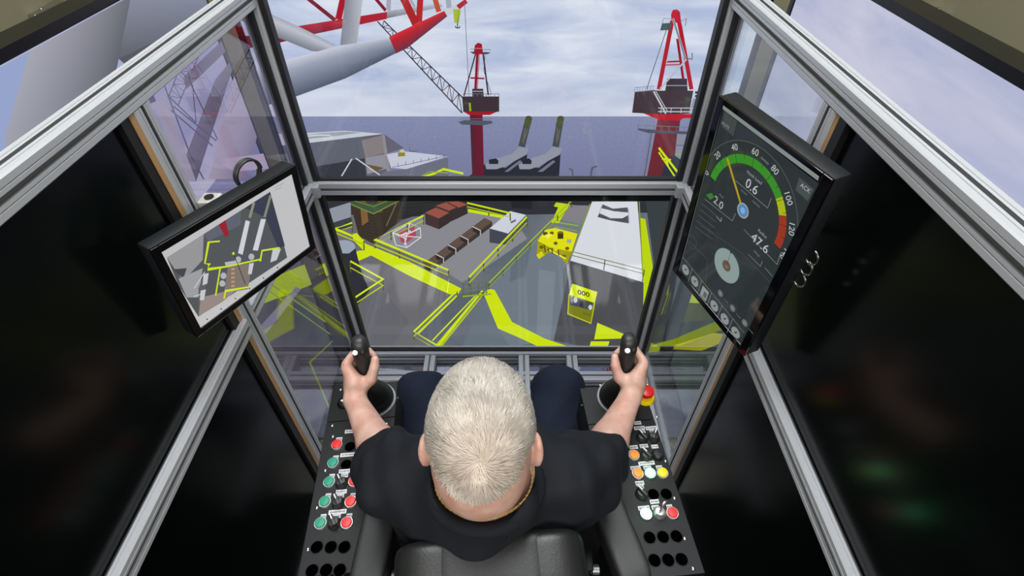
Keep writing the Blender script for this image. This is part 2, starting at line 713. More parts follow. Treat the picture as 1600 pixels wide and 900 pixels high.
# black rubber seals round the front panes
for z0, z1 in ((ZM + S, 1.915), (ZB + S, ZM - S)):
    for (x0, x1) in ((XL + S, XL + S + 0.014), (XR - S - 0.014, XR - S)):
        part('pane_seal', M_GASKET, cab, lambda b: b.box((x0, YF - 0.012, z0), (x1, YF + 0.012, z1)), 'black rubber pane seal')
    part('pane_seal', M_GASKET, cab, lambda b: b.box((XL + S + .014, YF - 0.009, z0), (XR - S - .014, YF + 0.009, z0 + 0.007)), 'black rubber pane seal')
for X, sg in ((XL, 1), (XR, -1)):
    for z0, z1 in ((ZM + S, ZT - S), (ZB + S, ZM - S)):
        part('pane_seal', M_GASKET, cab, lambda b: b.box((X - 0.009, YF - S - 0.014, z0), (X + 0.009, YF - S, z1)), 'black rubber pane seal')
        # tan edge strip and black return behind the side post
        part('edge_strip', M_GOLD, cab, lambda b: b.box((X - 0.018, Y2 - S - 0.011, z0), (X + 0.019, Y2 - S, z1)), 'tan edge strip beside the side post')
        part('panel_edge', M_GASKET, cab, lambda b: b.box((X - 0.018, Y2 - S - 0.034, z0), (X + 0.016, Y2 - S - 0.011, z1)))
        zz0 = z0 if z0 > ZM else -0.10
        part('side_panel', M_DARK, cab, lambda b: b.box((X - 0.006, YB + S, zz0), (X + 0.006, Y2 - S - 0.034, z1)), 'black glossy side panel')
    part('corner_bracket', M_ALU, cab, lambda b: b.rbox((X + sg * 0.03, YF - 0.03, ZM), (0.012, 0.012, 0.02), 0.003))

# ------------------------------------------------------------------ displays
HZ = 1.337
M_SCR_F = screen_mat('front_sky_picture', HZ, ax='X')
M_SCR_L = screen_mat('left_sky_picture', HZ, sky=((158, 166, 200), (186, 186, 208)))
M_SCR_R = screen_mat('right_sky_picture', HZ, sky=((176, 182, 210), (200, 200, 220)))
M_SCR_D = screen_mat('deck_picture', None, base=(98, 108, 118), base2=(116, 122, 130))
M_SCR_DL = screen_mat('left_deck_picture', None, base=(66, 68, 72), base2=(92, 90, 96))
M_SCR_DR = screen_mat('right_deck_picture', None, base=(46, 56, 52), base2=(70, 84, 72))
FX0, FX1, SY1 = -0.925, 0.845, 1.775


def lit(ax, a0, a1, z0, z1):
    return ((ax, a0, 1), (ax, a1, -1), (2, z0, 1), (2, z1, -1))


P_F = Plane((0, 1.90, 0), (0, -1, 0), lit(0, FX0, FX1, 1.005, 2.03))
P_G = Plane((0, 1.90, 0), (0, -1, 0), lit(0, FX0, FX1, -0.120, 0.950))
P_L = Plane((-0.96, 0, 0), (1, 0, 0), lit(1, 0, SY1, 0.90, 1.878))
P_LL = Plane((-0.96, 0, 0), (1, 0, 0), lit(1, 0, SY1, -0.05, 0.855))
P_RL = Plane((0.88, 0, 0), (-1, 0, 0), lit(1, 0, SY1, -0.05, 0.855))


def display(name, label, face, a0, a1, z0, z1, m, loc, bz=0.022):
    """face: ('y', Y) looking -Y, ('x', X, s) looking s*X. a0..a1 span, z0..z1 lit area"""
    t = thing(name, label, 'display', loc)
    dp = 0.06

    def bx(b, a, c, za, zb, d0, d1):
        if face[0] == 'y':
            b.box((a, face[1] + d0, za), (c, face[1] + d1, zb))
        else:
            xs = sorted((face[1] - face[2] * d0, face[1] - face[2] * d1))
            b.box((xs[0], a, za), (xs[1], c, zb))
    part('back_shell', M_BEZEL, t, lambda b: bx(b, a0 - bz, a1 + bz, z0 - bz, z1 + bz, 0.006, dp))

    def fr(b):
        bx(b, a0 - bz, a1 + bz, z1, z1 + bz, -0.006, 0.006)
        bx(b, a0 - bz, a1 + bz, z0 - bz, z0, -0.006, 0.006)
        bx(b, a0 - bz, a0, z0, z1, -0.006, 0.006)
        bx(b, a1, a1 + bz, z0, z1, -0.006, 0.006)
    part('bezel', M_BEZEL, t, fr, 'black display bezel')
    s = part('screen', m, t, lambda b: bx(b, a0, a1, z0, z1, 0.0, 0.0055))
    return t, s


DF, SF = display('wall_display', 'large upper front display showing offshore cranes, sky and sea', ('y', 1.90), -0.925, 0.845, 1.005, 2.03, M_SCR_F, (-0.04, 1.93, 0.97))
DG, SG = display('wall_display', 'large lower front display showing a deck with yellow walkways', ('y', 1.90), -0.925, 0.845, -0.120, 0.950, M_SCR_D, (-0.04, 1.93, GZ))
DL, SL = display('wall_display', 'left side display above the rail showing thick grey tubes against blue sky', ('x', -0.96, 1), 0.0, SY1, 0.90, 1.878, M_SCR_L, (-1.0, 0.93, 0.87))
DR, SR = display('wall_display', 'right side display above the rail showing plain pale sky', ('x', 0.88, -1), 0.0, SY1, 0.90, 1.878, M_SCR_R, (0.92, 0.93, 0.87))
DLL, SLL = display('wall_display', 'lower left side display showing the dim deck beyond the left pane', ('x', -0.96, 1), 0.0, SY1, -0.05, 0.855, M_SCR_DL, (-1.0, 0.93, 0))
DRL, SRL = display('wall_display', 'lower right side display showing dim deck beyond the right pane', ('x', 0.88, -1), 0.0, SY1, -0.05, 0.855, M_SCR_DR, (0.92, 0.93, 0))
for X, n in ((-1.045, 'left'), (0.965, 'right')):
    t = thing('display_stand', f'steel stand carrying the {n} side displays', 'stand', (X, 0.9, GZ))
    for y in (0.45, 1.35):
        part('upright', M_ALU, t, lambda b: b.box((X - 0.018, y - 0.02, GZ), (X + 0.018, y + 0.02, 1.8)))
        part('foot', M_ALU, t, lambda b: b.box((X - 0.12, y - 0.025, GZ), (X + 0.02, y + 0.025, GZ + 0.015)))
t = thing('display_stand', 'steel stand carrying the front displays', 'stand', (-0.04, 1.99, 0))
for x in (-0.5, 0.42):
    part('upright', M_ALU, t, lambda b: b.box((x - 0.02, 1.962, GZ), (x + 0.02, 2.01, 1.9)))
    part('foot', M_ALU, t, lambda b: b.box((x - 0.025, 1.962, GZ), (x + 0.025, 2.25, GZ + 0.015)))

W_, G1, G2, G3 = (206, 210, 222), (170, 174, 188), (120, 124, 136), (84, 88, 100)
RED, RD, DK = (180, 40, 58), (120, 34, 54), (58, 56, 68)
YE = (214, 236, 20)

# --- upper front picture
b0 = 0.0006


def pic(plane=P_F):
    global b0
    b0 += 0.0003
    return Pic(plane, b0)


p = pic()   # helideck block
p.poly([(380, 228), (476, 224), (600, 209), (606, 235), (610, 262), (600, 300), (380, 300)], (100, 103, 116))
p.poly([(380, 210), (472, 208), (539, 204), (600, 209), (476, 224), (380, 232)], (204, 210, 220))
p.poly([(470, 212), (500, 208), (540, 205.5), (565, 207), (520, 213), (480, 217)], (160, 166, 174))
p.line([(470, 214), (495, 211), (515, 211), (520, 214), (505, 218)], 2.2, (214, 220, 226))
p.poly([(565, 219), (598, 211), (602, 239), (571, 246)], (138, 132, 134))
p.poly([(480, 262), (570, 247), (575, 300), (470, 300)], (58, 60, 70))
p.poly([(600, 209), (631, 231), (604, 240)], (106, 104, 122))
p.poly([(571, 246), (606, 240), (608, 262), (574, 272)], (150, 150, 160))
p.poly([(571, 256), (600, 262), (588, 268), (574, 262)], (112, 92, 60))
p.poly([(597, 210), (601, 210), (611, 275), (605, 275)], (148, 146, 152))
p.line([(550, 248), (532, 278)], 2, W_)
p.line([(556, 247), (596, 275)], 2, W_)
p.done('helideck_picture', SF, 'pale helideck on the screen')
p = pic()
p.poly([(604, 241), (631, 236), (700, 244), (635, 264), (611, 262)], (202, 207, 224))
p.poly([(635, 264), (700, 246), (702, 300), (560, 300), (600, 268)], (112, 116, 132))
p.line([(613, 261), (635, 257), (699, 243)], .8, (90, 95, 110))
for i in range(7):
    x = 622 + i * 12
    p.line([(x, 261 - (x - 618) * .19), (x, 255 - (x - 618) * .19)], .8, (90, 95, 110))
p.poly([(622, 238), (633, 238), (633, 243.5), (622, 244.5)], (150, 140, 40))
p.poly([(625, 234), (631, 233), (632, 238), (624, 238)], (200, 205, 180))
p.line([(640, 230), (640, 236), (652, 236)], .8, (90, 95, 110))
p.line([(662, 276), (678, 271), (693, 264), (724, 271)], 3.4, YE)
p.line([(650, 279), (672, 268), (700, 270)], 1.6, (150, 180, 50))
p.done('deck_block_picture', SF, 'white roofed deck block on the screen')

p = pic()   # sea level structures behind the crossbar
p.poly([(560, 282), (1100, 282), (1100, 320), (560, 320)], (70, 74, 84))
p.poly([(380, 282), (560, 282), (560, 320), (380, 320)], (92, 96, 106))
p.done('deck_picture', SF, 'grey deck edge low on the screen')
for s_ in (0, 52):
    p = pic()
    p.poly([(700 + s_, 300), (758 + s_, 256), (790 + s_, 262), (824 + s_, 236), (820 + s_, 300)], (46, 48, 60))
    p.poly([(758 + s_, 257), (768 + s_, 250), (800 + s_, 240), (811 + s_, 229), (826 + s_, 231), (823 + s_, 241), (788 + s_, 260), (776 + s_, 264), (760 + s_, 264)], (150, 154, 170))
    p.poly([(764 + s_, 249), (775 + s_, 247), (779 + s_, 251), (778 + s_, 256), (764 + s_, 256)], (44, 46, 58))
    p.poly([(788 + s_, 268), (812 + s_, 250), (816 + s_, 252), (796 + s_, 268)], (120, 124, 140))
    dx = s_
    top = (826 + s_ * 0.96, 185)
    bot = (815 + s_ * 1.02, 229)
    p.line([top, bot], 10.5, (76, 80, 80))
    p.ell(top[0], top[1], 5.5, 4.5, (78, 86, 60))
    p.line([(top[0] - .3, top[1] + 3), (top[0] - 3, top[1] + 12)], 10.5, (86, 92, 56))
    p.line([(top[0] - 5, top[1] + 14), (bot[0] + 2, bot[1] - 6)], 3, (98, 102, 104))
    p.line([(top[0] - 1, top[1] + 16), (bot[0] + 4, bot[1] - 12)], 1.5, (112, 112, 84))
    p.done('exhaust_stack_picture', SF, 'grey exhaust stack on the screen')
p = pic()
p.line([(895, 274), (894, 265), (889, 263)], 2.4, (92, 96, 112))
p.done('lamp_post_picture', SF)
p = pic()
p.line([(923, 274), (925, 262), (933, 259)], 3, (92, 96, 112))
p.done('lamp_post_picture', SF)

p = pic()   # middle crane
p.lattice((600, 32), (724, 153), (590, 33), (722, 176), 17, 1.9, (56, 54, 72))
p.poly([(734, 176), (754, 176), (757, 300), (739, 300)], [(96, 34, 52), (118, 34, 54), (104, 30, 50), (90, 34, 50)])
p.line([(737, 190), (741, 272)], 2, (70, 50, 55))
p.poly([(716, 190), (726, 187), (768, 188), (770, 192), (756, 195), (722, 194)], (84, 92, 108))
p.line([(718, 185), (768, 185)], .8, (110, 115, 130))
p.poly([(723, 173), (779, 173), (765, 179), (733, 179)], (172, 30, 44))
p.poly([(722, 150), (780, 150), (780, 174), (724, 174)], (66, 54, 62))
p.poly([(738, 138), (755, 138), (756, 150), (738, 150)], (62, 56, 66))
p.line([(739, 142), (755, 142)], 1.4, (170, 172, 184))
p.line([(724, 146), (780, 146)], .8, (112, 118, 132))
for i in range(9):
    p.line([(726 + i * 6.7, 146), (726 + i * 6.7, 150)], .8, (112, 118, 132))
p.line([(743, 84), (725, 149)], 2, (74, 40, 52))
p.line([(755, 84), (763, 148)], 2.4, (74, 40, 52))
p.line([(758, 84), (756, 110), (768, 147)], .8, (80, 82, 100))
p.line([(746, 84), (743, 138)], 4, (140, 30, 48))
p.line([(749, 84), (746, 138)], 1.2, (190, 90, 100))
p.line([(735, 121), (757, 122)], 2.4, (140, 30, 48))
p.poly([(734, 80), (767, 81), (762, 84), (740, 84)], (74, 80, 92))
p.line([(735, 76), (767, 77)], .8, (100, 105, 120))
p.poly([(740, 84), (742, 70), (747, 66), (753, 68), (755, 84)], (160, 30, 48))
p.line([(742, 75), (754, 75)], 1.5, (200, 120, 130))
p.line([(734, 160), (735, 173)], 3, (150, 190, 30))
p.done('crane_picture', SF, 'red pedestal crane with dark lattice boom in the middle of the screen')

p = pic()   # right crane
p.line([(1043, 40), (1010, 139)], 1.2, (96, 100, 118))
p.poly([(1028, 183), (1063, 185), (1047, 300), (1006, 300)], [(128, 44, 56), (112, 46, 58), (98, 44, 52), (110, 44, 52)])
p.line([(1018, 206), (1006, 278)], 1.6, (90, 92, 106))
p.line([(1015, 206), (1003, 278)], .8, (120, 122, 134))
p.poly([(1058, 206), (1098, 206), (1092, 282), (1050, 282)], (140, 146, 164))
p.poly([(1040, 250), (1052, 241), (1062, 248), (1082, 285), (1030, 285)], (50, 54, 68))
p.line([(1054, 226), (1096, 228)], 1, (80, 84, 100))
p.line([(1056, 240), (1094, 243)], 2, (150, 180, 50))
p.poly([(995, 202), (1012, 207), (1095, 210), (1096, 206), (1020, 202), (998, 200)], (82, 88, 104))
p.line([(996, 195), (1095, 199)], .9, (120, 126, 142))
for i in range(8):
    p.line([(997 + i * 12, 195 + i * .5), (997 + i * 12, 202 + i * .6)], .9, (110, 116, 132))
p.poly([(1083, 153), (1099, 153), (1094, 178), (1075, 178)], (152, 156, 170))
p.poly([(1004, 176), (1095, 178), (1094, 184), (1068, 184), (1061, 188), (1028, 186)], (190, 30, 44))
p.poly([(991, 143), (1021, 140), (1030, 141), (1083, 141), (1076, 177), (1040, 178), (987, 175.5)], (70, 56, 64))
p.line([(991, 143), (987, 175)], 1.2, (206, 206, 216))
for q in ((1086, 1090), (1094, 1098)):
    for r in (142, 147.5):
        p.poly([(q[0], r), (q[1], r), (q[1] - .8, r + 3.6), (q[0] - .8, r + 3.6)], (46, 48, 60))
p.poly([(1042, 122), (1073, 122), (1074, 141), (1039, 141)], (64, 56, 66))
p.line([(1040, 133), (1076, 133)], 1.2, (170, 172, 186))
p.line([(992, 136), (1022, 134)], .9, (130, 134, 150))
for i in range(8):
    p.line([(992 + i * 4, 136), (991 + i * 4, 143)], .8, (130, 134, 150))
p.line([(1050, 32), (1029, 139)], 6.5, (178, 32, 48))
p.line([(1058, 60), (1067, 122)], 4, (150, 28, 44))
p.line([(1057, 17), (1062, 40), (1080, 139)], 6.5, (184, 30, 48))
p.poly([(1049, 34), (1048, 22), (1051, 15), (1057, 14), (1062, 18), (1064, 36)], (196, 34, 54))
p.line([(1042, 96), (1063, 95)], 2.6, (178, 32, 48))
p.line([(1040, 101), (1064, 100)], 1.6, (178, 32, 48))
p.poly([(1031, 47), (1034, 36), (1049, 35), (1047, 46)], (76, 92, 96))
p.line([(1036, 28), (1049, 29)], .8, (120, 126, 142))
p.line([(1036, 28), (1035, 36)], .8, (120, 126, 142))
p.line([(1064, 32), (1072, 28), (1070, 40)], .9, (110, 116, 132))
p.line([(1051, 28), (1071, 92)], 3.6, (176, 180, 194))
p.line([(1051, 28), (1071, 92)], 1.2, (96, 98, 112))
p.line([(1072, 92), (1031, 138)], 2.4, (190, 192, 204))
p.line([(1070, 90), (1081, 92), (1081, 82)], 1.4, (92, 100, 112))
p.line([(1021, 142), (1040, 177)], 2.6, (200, 202, 212))
p.line([(1024, 141), (1043, 174)], 1.2, (200, 202, 212))
p.line([(1028, 168), (1097, 168)], 1.4, (190, 194, 206))
p.line([(1028, 173.5), (1097, 174)], 1.6, (206, 208, 216))
for i in range(4):
    p.line([(1033 + 12 * i * 1.3, 168), (1032 + 12 * i * 1.3, 176)], 1.1, (196, 198, 208))
p.line([(1029, 230), (1066, 278)], 3.4, YE)
p.line([(1029, 237), (1056, 278)], 2.4, YE)
p.line([(1034, 247), (1048, 249)], 3, YE)
p.line([(1041, 248), (1043, 258)], 3, YE)
p.done('crane_picture', SF, 'red pedestal crane with dark machine house at the right of the screen')

p = pic()   # own boom
p.line([(480, -4), (524, 31)], 6, (122, 32, 52))
p.line([(537, -6), (529, 30)], 10, (176, 30, 48))
p.line([(586, -4), (603, 16)], 5, (130, 30, 50))
p.line([(608, -4), (607, 16)], 7, G1)
p.poly([(380, 55), (428, 57), (467, 40), (605, 18), (605, 29), (490, 53), (430, 68), (380, 76)], [(110, 30, 50), (120, 30, 50), RED, RED, RED, RD, (110, 30, 50), (110, 30, 50)])
p.poly([(605, 17), (690, 4), (692, 10), (605, 28)], [G1, W_, G1, G2])
p.tube([(370, -2), (417, 18), (470, 42), (526, 70)], [(370, 28), (427, 55), (487, 79), (500, 80)], G1, (196, 200, 212), G2)
p.tube([(350, 120), (434, 97), (525, 72), (608, 57)], [(350, 184), (455, 153), (540, 122), (620, 82)], (210, 214, 228), (158, 166, 184), (84, 94, 114))
p.poly([(540, -6), (568, -6), (558, 67), (532, 70)], [(140, 144, 158), (196, 200, 212), (176, 180, 192), (136, 140, 154)])
p.tube([(608, 57), (648, 38), (695, 16)], [(619, 83), (636, 75), (699, 25)], (222, 52, 62), (190, 40, 54), (112, 54, 74))
p.line([(630, -5), (650, 37)], 12, (176, 40, 44))
p.line([(657, -5), (655, 34)], 9.5, (184, 34, 44))
p.line([(640, -4), (648, 10)], 4, G1)
p.line([(679, -5), (686, 18)], 8, (196, 84, 56))
p.line([(700, -5), (702, 12)], 8, G1)
p.poly([(694, 16), (713, 7), (718, 13), (699, 25)], W_)
p.poly([(713, 8), (727, -2), (731, 4), (718, 14)], RED)
p.line([(726, 4), (733, 145)], .9, (110, 116, 136))
p.poly([(708, 14), (720, 14), (717, 35), (710, 35)], [(176, 196, 60), (160, 180, 50), (140, 160, 44), (176, 196, 60)])
p.line([(715, 35), (715, 43)], 1.5, DK)
p.line([(711, 40), (713, 43), (718, 43), (719, 40)], 1.5, DK)
p.done('crane_boom_picture', SF, 'near red and white tubular crane boom with green hook block on the screen')

# --- lower front picture
p = pic(P_G)
p.poly([(488, 300), (1100, 300), (1100, 330), (488, 340)], (52, 54, 60))
p.poly([(470, 345), (590, 330), (640, 345), (715, 455), (648, 516), (676, 545), (440, 560)], (112, 112, 117))
p.poly([(440, 470), (600, 455), (640, 500), (600, 560), (440, 560)], (106, 107, 113))
p.poly([(586, 372), (662, 334), (730, 325), (800, 340), (824, 372), (734, 434), (722, 440), (702, 428)], (143, 143, 150))
p.poly([(760, 452), (895, 320), (930, 320), (880, 420), (880, 530), (760, 545)], (116, 128, 139))
p.poly([(720, 458), (755, 452), (678, 538), (650, 516)], (96, 104, 114))
p.poly([(760, 455), (722, 540), (800, 545), (778, 512)], (108, 120, 131))
p.poly([(842, 420), (868, 424), (860, 540), (838, 540)], (128, 140, 150))
p.poly([(800, 400), (830, 385), (820, 430), (796, 440)], (104, 116, 126))
p.poly([(880, 318), (922, 322), (908, 350), (876, 342)], (138, 134, 142))
p.line([(866, 346), (905, 352)], 1.8, (160, 186, 40))
p.line([(866, 353), (902, 360)], 1.4, (150, 172, 40))
p.poly([(600, 300), (640, 297), (650, 304), (606, 306)], (176, 184, 196))
p.poly([(796, 304), (830, 304), (832, 326), (800, 324)], (40, 42, 48))
p.poly([(838, 306), (856, 306), (856, 322), (840, 322)], (56, 58, 64))
p.poly([(1008, 310), (1075, 310), (1040, 545), (985, 545), (1024, 430)], (60, 68, 72))
p.poly([(500, 330), (548, 315), (549, 338), (505, 352)], (150, 156, 168))
p.poly([(505, 352), (549, 338), (552, 352), (508, 366)], (66, 68, 76))
p.done('deck_picture', SG, 'grey deck areas on the screen')
p = pic(P_G)
p.poly([(549, 322), (566, 312), (625, 304), (628, 341), (592, 372), (583, 380), (561, 368)], (66, 57, 47))
for i in range(9):
    p.line([(552 + i * 1.3, 328 + i * 4.6), (584, 336 + i * 4.8), (627, 318 + i * 3.2)], 1.1, (50, 44, 38))
p.poly([(561, 300), (570, 297), (576, 345), (566, 352)], (132, 100, 58))
p.poly([(590, 306), (600, 303), (598, 330), (592, 332)], (112, 88, 60))
p.poly([(625, 304), (732, 304), (730, 316), (662, 332), (628, 343)], (46, 48, 50))
for i in range(5):
    p.line([(630, 310 + i * 6), (724 - i * 14, 306 + i * 5)], .9, (58, 60, 56))
p.poly([(548, 318), (584, 333), (625, 310), (625, 304), (584, 318), (549, 311)], (70, 88, 66))
p.line([(548, 318), (584, 333), (625, 312)], 1.8, (118, 146, 60))
p.line([(548, 311), (584, 322), (612, 310)], 1.4, (118, 146, 60))
p.line([(625, 304), (604, 352)], 1.8, (116, 106, 90))
p.done('tower_picture', SG, 'brown lattice tower block on the screen')

p = pic(P_G)
p.poly([(577, 389), (583, 397), (560, 407), (545, 417), (480, 442), (440, 455), (440, 432), (485, 418), (549, 396), (560, 391)], YE)
p.done('walkway_picture', SG, 'branch of yellow walkway toward the left edge on the screen')
p = pic(P_G)
p.poly([(551, 365), (558, 363), (572, 380), (640, 408), (721, 450), (716, 458), (703, 459), (640, 430), (580, 398), (566, 388), (556, 378), (552, 372)], YE)
p.done('walkway_picture', SG, 'long yellow walkway crossing the deck on the screen')
p = pic(P_G)
p.poly([(757, 455), (765, 450), (773, 452), (800, 502), (851, 528), (902, 545), (850, 545), (819, 530), (778, 512), (757, 461)], YE)
p.done('walkway_picture', SG, 'bent yellow walkway right of the crossing on the screen')
p = pic(P_G)
p.poly([(731, 325), (786, 336), (786, 340), (731, 330)], YE)
p.done('walkway_picture', SG, 'thin yellow strip at the top of the yard on the screen')
p = pic(P_G)
p.poly([(869, 315), (890, 318), (873, 347), (861, 347), (872, 323), (865, 321)], (200, 222, 30))
p.done('walkway_picture', SG, 'yellow elbow beside the white roof on the screen')
p = pic(P_G)
p.poly([(999, 339), (1008, 341), (1022, 431), (1004, 508), (1004, 437)], (196, 222, 20))
p.done('walkway_picture', SG, 'yellow strip along the white building on the screen')


for (tp, fl, fr) in ((((664, 331), (681, 323), (702, 331), (686, 340)), ((664, 331), (686, 340), (686, 357), (665, 349)), ((686, 340), (702, 331), (702, 347), (686, 357))),
                     (((681, 320), (699, 314), (717, 321), (702, 328)), ((681, 320), (702, 328), (702, 331), (681, 323)), ((702, 328), (717, 321), (717, 339), (702, 346))),
                     (((699, 314), (716, 313), (731, 318), (717, 323)), ((699, 314), (717, 323), (717, 325), (699, 316)), ((717, 323), (731, 318), (731, 332), (717, 339)))):
    p = pic(P_G)
    p.poly(tp, (158, 88, 74))
    p.poly(fl, (74, 58, 58))
    p.poly(fr, (60, 50, 52))
    p.done('container_picture', SG, 'rust red container on the screen')
q0, q1 = (662, 410), (758, 338)
for i in range(5):
    p = pic(P_G)
    t0, t1 = i / 5, (i + 1) / 5 - .008
    A = (q0[0] + (q1[0] - q0[0]) * t0, q0[1] + (q1[1] - q0[1]) * t0)
    B = (q0[0] + (q1[0] - q0[0]) * t1, q0[1] + (q1[1] - q0[1]) * t1)
    wv = (12, 6)
    p.poly([A, B, (B[0] + wv[0], B[1] + wv[1]), (A[0] + wv[0], A[1] + wv[1])], (112, 94, 84))
    p.poly([(A[0] + wv[0], A[1] + wv[1]), (B[0] + wv[0], B[1] + wv[1]), (B[0] + wv[0], B[1] + wv[1] + 7), (A[0] + wv[0], A[1] + wv[1] + 7)], (66, 58, 56))
    p.poly([A, (A[0] + wv[0], A[1] + wv[1]), (A[0] + wv[0], A[1] + wv[1] + 7), (A[0], A[1] + 7)], (54, 48, 48))
    for k in range(4):
        o = (k + .5) / 4
        p.line([(A[0] + wv[0] * o, A[1] + wv[1] * o), (B[0] + wv[0] * o, B[1] + wv[1] * o)], .8, (58, 46, 42))
    if i:
        p.line([A, (A[0] + wv[0], A[1] + wv[1]), (A[0] + wv[0], A[1] + wv[1] + 7)], 1.5, (206, 202, 202))
    p.done('pipe_rack_picture', SG, 'brown pipe crate on the screen')
p = pic(P_G)
p.poly([(622, 361), (648, 352), (651, 366), (634, 379), (627, 376)], (176, 78, 98))
for l in ([(614, 362), (641, 347), (657, 354), (632, 367), (614, 362)], [(614, 362), (619, 381), (636, 385), (658, 369), (657, 354)],
          [(632, 367), (636, 385)], [(641, 347), (632, 382)], [(632, 367), (658, 369)], [(614, 362), (636, 372)]):
    p.line(l, 1.5, (222, 222, 226))
p.line([(627, 366), (642, 359)], 2.6, (236, 220, 226))
p.done('frame_basket_picture', SG, 'white framed basket with pink load on the screen')
p = pic(P_G)
p.poly([(765, 355), (797, 328), (822, 334), (794, 363)], (214, 218, 230))
p.poly([(765, 355), (794, 363), (792, 381), (765, 377)], (72, 76, 88))
p.poly([(794, 363), (822, 334), (822, 350), (792, 381)], (88, 92, 104))
p.line([(798, 346), (806, 342)], 3, (110, 114, 124))
p.done('container_picture', SG, 'white roofed container on the screen')


def rail2(p, pts, dy, wd=3, col=YE, posts=3, hp=10):
    for a, b in zip(pts[:-1], pts[1:]):
        for i in range(posts + 1):
            t = i / max(posts, 1)
            x, y = a[0] + (b[0] - a[0]) * t, a[1] + (b[1] - a[1]) * t
            p.line([(x, y), (x + .5, y + hp)], 2.0, (82, 92, 40))
    p.line([(x, y + dy) for x, y in pts], wd * .55, tuple(int(c * .86) for c in col))
    p.line(pts, wd * .85, col)


p = pic(P_G)
rail2(p, [(662, 335), (586, 372), (701, 420)], 8, 3.2, posts=3, hp=14)
rail2(p, [(730, 315), (797, 331)], 6, 3, posts=2, hp=12)
rail2(p, [(551, 346), (523, 355), (569, 374)], 6, 3, posts=1, hp=15)
rail2(p, [(548, 406), (599, 434), (549, 467)], 10, 3.2, posts=1, hp=18)
rail2(p, [(823, 337), (733, 431)], 9, 3.2, posts=4, hp=15)
rail2(p, [(892, 312), (764, 440)], 7, 2.2, (170, 196, 40), posts=6, hp=10)
rail2(p, [(714, 452), (647, 516), (684, 538), (754, 452)], 7, 3.4, posts=1, hp=12)
p.line([(714, 460), (654, 519)], 2, YE)
p.line([(745, 458), (676, 530)], 2, YE)
for y in (440, 448, 456):
    p.line([(724, y + 2), (762, y - 2)], 1.2, (100, 120, 70))
for i in range(4):
    p.line([(724 + i * 12, 440), (724 + i * 12, 460)], 1.2, (92, 108, 70))
p.line([(723, 461), (768, 457)], 2.2, (150, 180, 50))
p.done('railing_picture', SG, 'thin yellow railings on the screen')
p = pic(P_G)
p.ell(538, 384, 18, 11, (152, 162, 180))
p.poly([(521, 388), (530, 394), (546, 394), (556, 386), (566, 425), (578, 452), (560, 474), (540, 470), (526, 430)], (48, 50, 60))
p.ell(538, 383, 17, 10, (160, 170, 188))
p.done('silo_picture', SG, 'dark cylinder with pale top on the screen')
p = pic(P_G)
p.poly([(891, 406), (1005, 439), (1004, 530), (940, 545), (865, 530), (885, 440)], (80, 82, 86))
p.poly([(931, 296), (994, 297), (1005, 439), (891, 405)], (224, 227, 235))
p.poly([(941, 317), (957, 324), (980, 322), (981, 330), (959, 328), (938, 323)], (88, 88, 96))
p.poly([(936, 331), (954, 339), (972, 339), (981, 334), (982, 347), (952, 342), (933, 337)], (84, 84, 92))
p.line([(941, 317), (936, 331)], 1, (170, 174, 184))
p.line([(981, 324), (983, 345)], 1, (170, 174, 184))
for dy in (0, 6):
    p.line([(894, 391 + dy), (1007, 420 + dy)], 1.2, (110, 120, 50))
p.line([(945, 404), (943, 420)], 1.5, (60, 60, 40))
p.line([(1006, 420), (1003, 438)], 1.5, (60, 60, 40))
p.line([(892, 398), (922, 316)], 1.6, (140, 160, 40))
p.line([(998, 312), (1004, 436)], 1.6, (140, 160, 40))
p.done('white_roof_picture', SG, 'white roofed building on the screen')
p = pic(P_G)
p.poly([(840, 375), (838, 398), (848, 400), (857, 392), (872, 396), (886, 411), (892, 394), (893, 380)], (170, 164, 20))
p.poly([(852, 357), (867, 354), (902, 363), (893, 391), (873, 387), (858, 384), (840, 374)], (234, 232, 24))
for (x, y) in ((846, 384), (858, 388), (868, 378), (881, 398), (886, 386), (862, 362)):
    p.ell(x, y, 3.2, 2.6, (110, 100, 20))
p.ell(868, 386, 3, 5, (230, 224, 40))
p.poly([(871, 361), (880, 361), (880, 371), (871, 371)], (60, 60, 30))
p.ell(875.5, 361, 4.5, 2, (120, 118, 40))
p.poly([(886, 371), (893, 372), (892, 378), (885, 377)], (170, 176, 170))
p.poly([(838, 396), (846, 390), (850, 396), (842, 403)], (220, 220, 30))
p.ell(852, 363, 4, 3, (90, 84, 20))
p.line([(846, 368), (862, 364)], 1.6, (250, 250, 60))
p.line([(858, 388), (872, 396), (884, 402)], 2, (250, 248, 60))
p.line([(850, 380), (852, 392)], 2, (90, 86, 16))
p.line([(872, 388), (873, 397)], 2, (90, 86, 16))
p.line([(862, 386), (863, 394)], 1.6, (60, 58, 20))
p.poly([(850, 366), (858, 362), (862, 366), (856, 371)], (252, 250, 90))
p.done('yellow_machine_picture', SG, 'bright yellow deck machine on the screen')
p = pic(P_G)
p.poly([(889, 458), (929, 470), (923, 502), (887, 487)], (128, 132, 28))
p.poly([(891, 461), (926, 471), (924, 483), (890, 474)], (70, 78, 88))
p.ell(899, 466, 3, 5, (210, 216, 226))
p.ell(922, 478, 3, 4, (210, 216, 226))
p.poly([(905, 467), (911, 469), (911, 478), (905, 476)], (40, 44, 54))
p.line([(889, 457), (887, 488), (923, 503), (929, 470)], 1.6, (200, 214, 30))
p.poly([(894, 441), (933, 454), (929, 471), (889, 458)], (222, 238, 20))
tb = MB()
k = p.base + 0.0004
o0 = P_F.at(911.5, 456.5, k)
exv = (P_F.at(925, 459.5, k) - P_F.at(898, 452.5, k)).normalized()
eyv = (P_F.at(911, 445, k) - P_F.at(910, 465, k)).normalized()
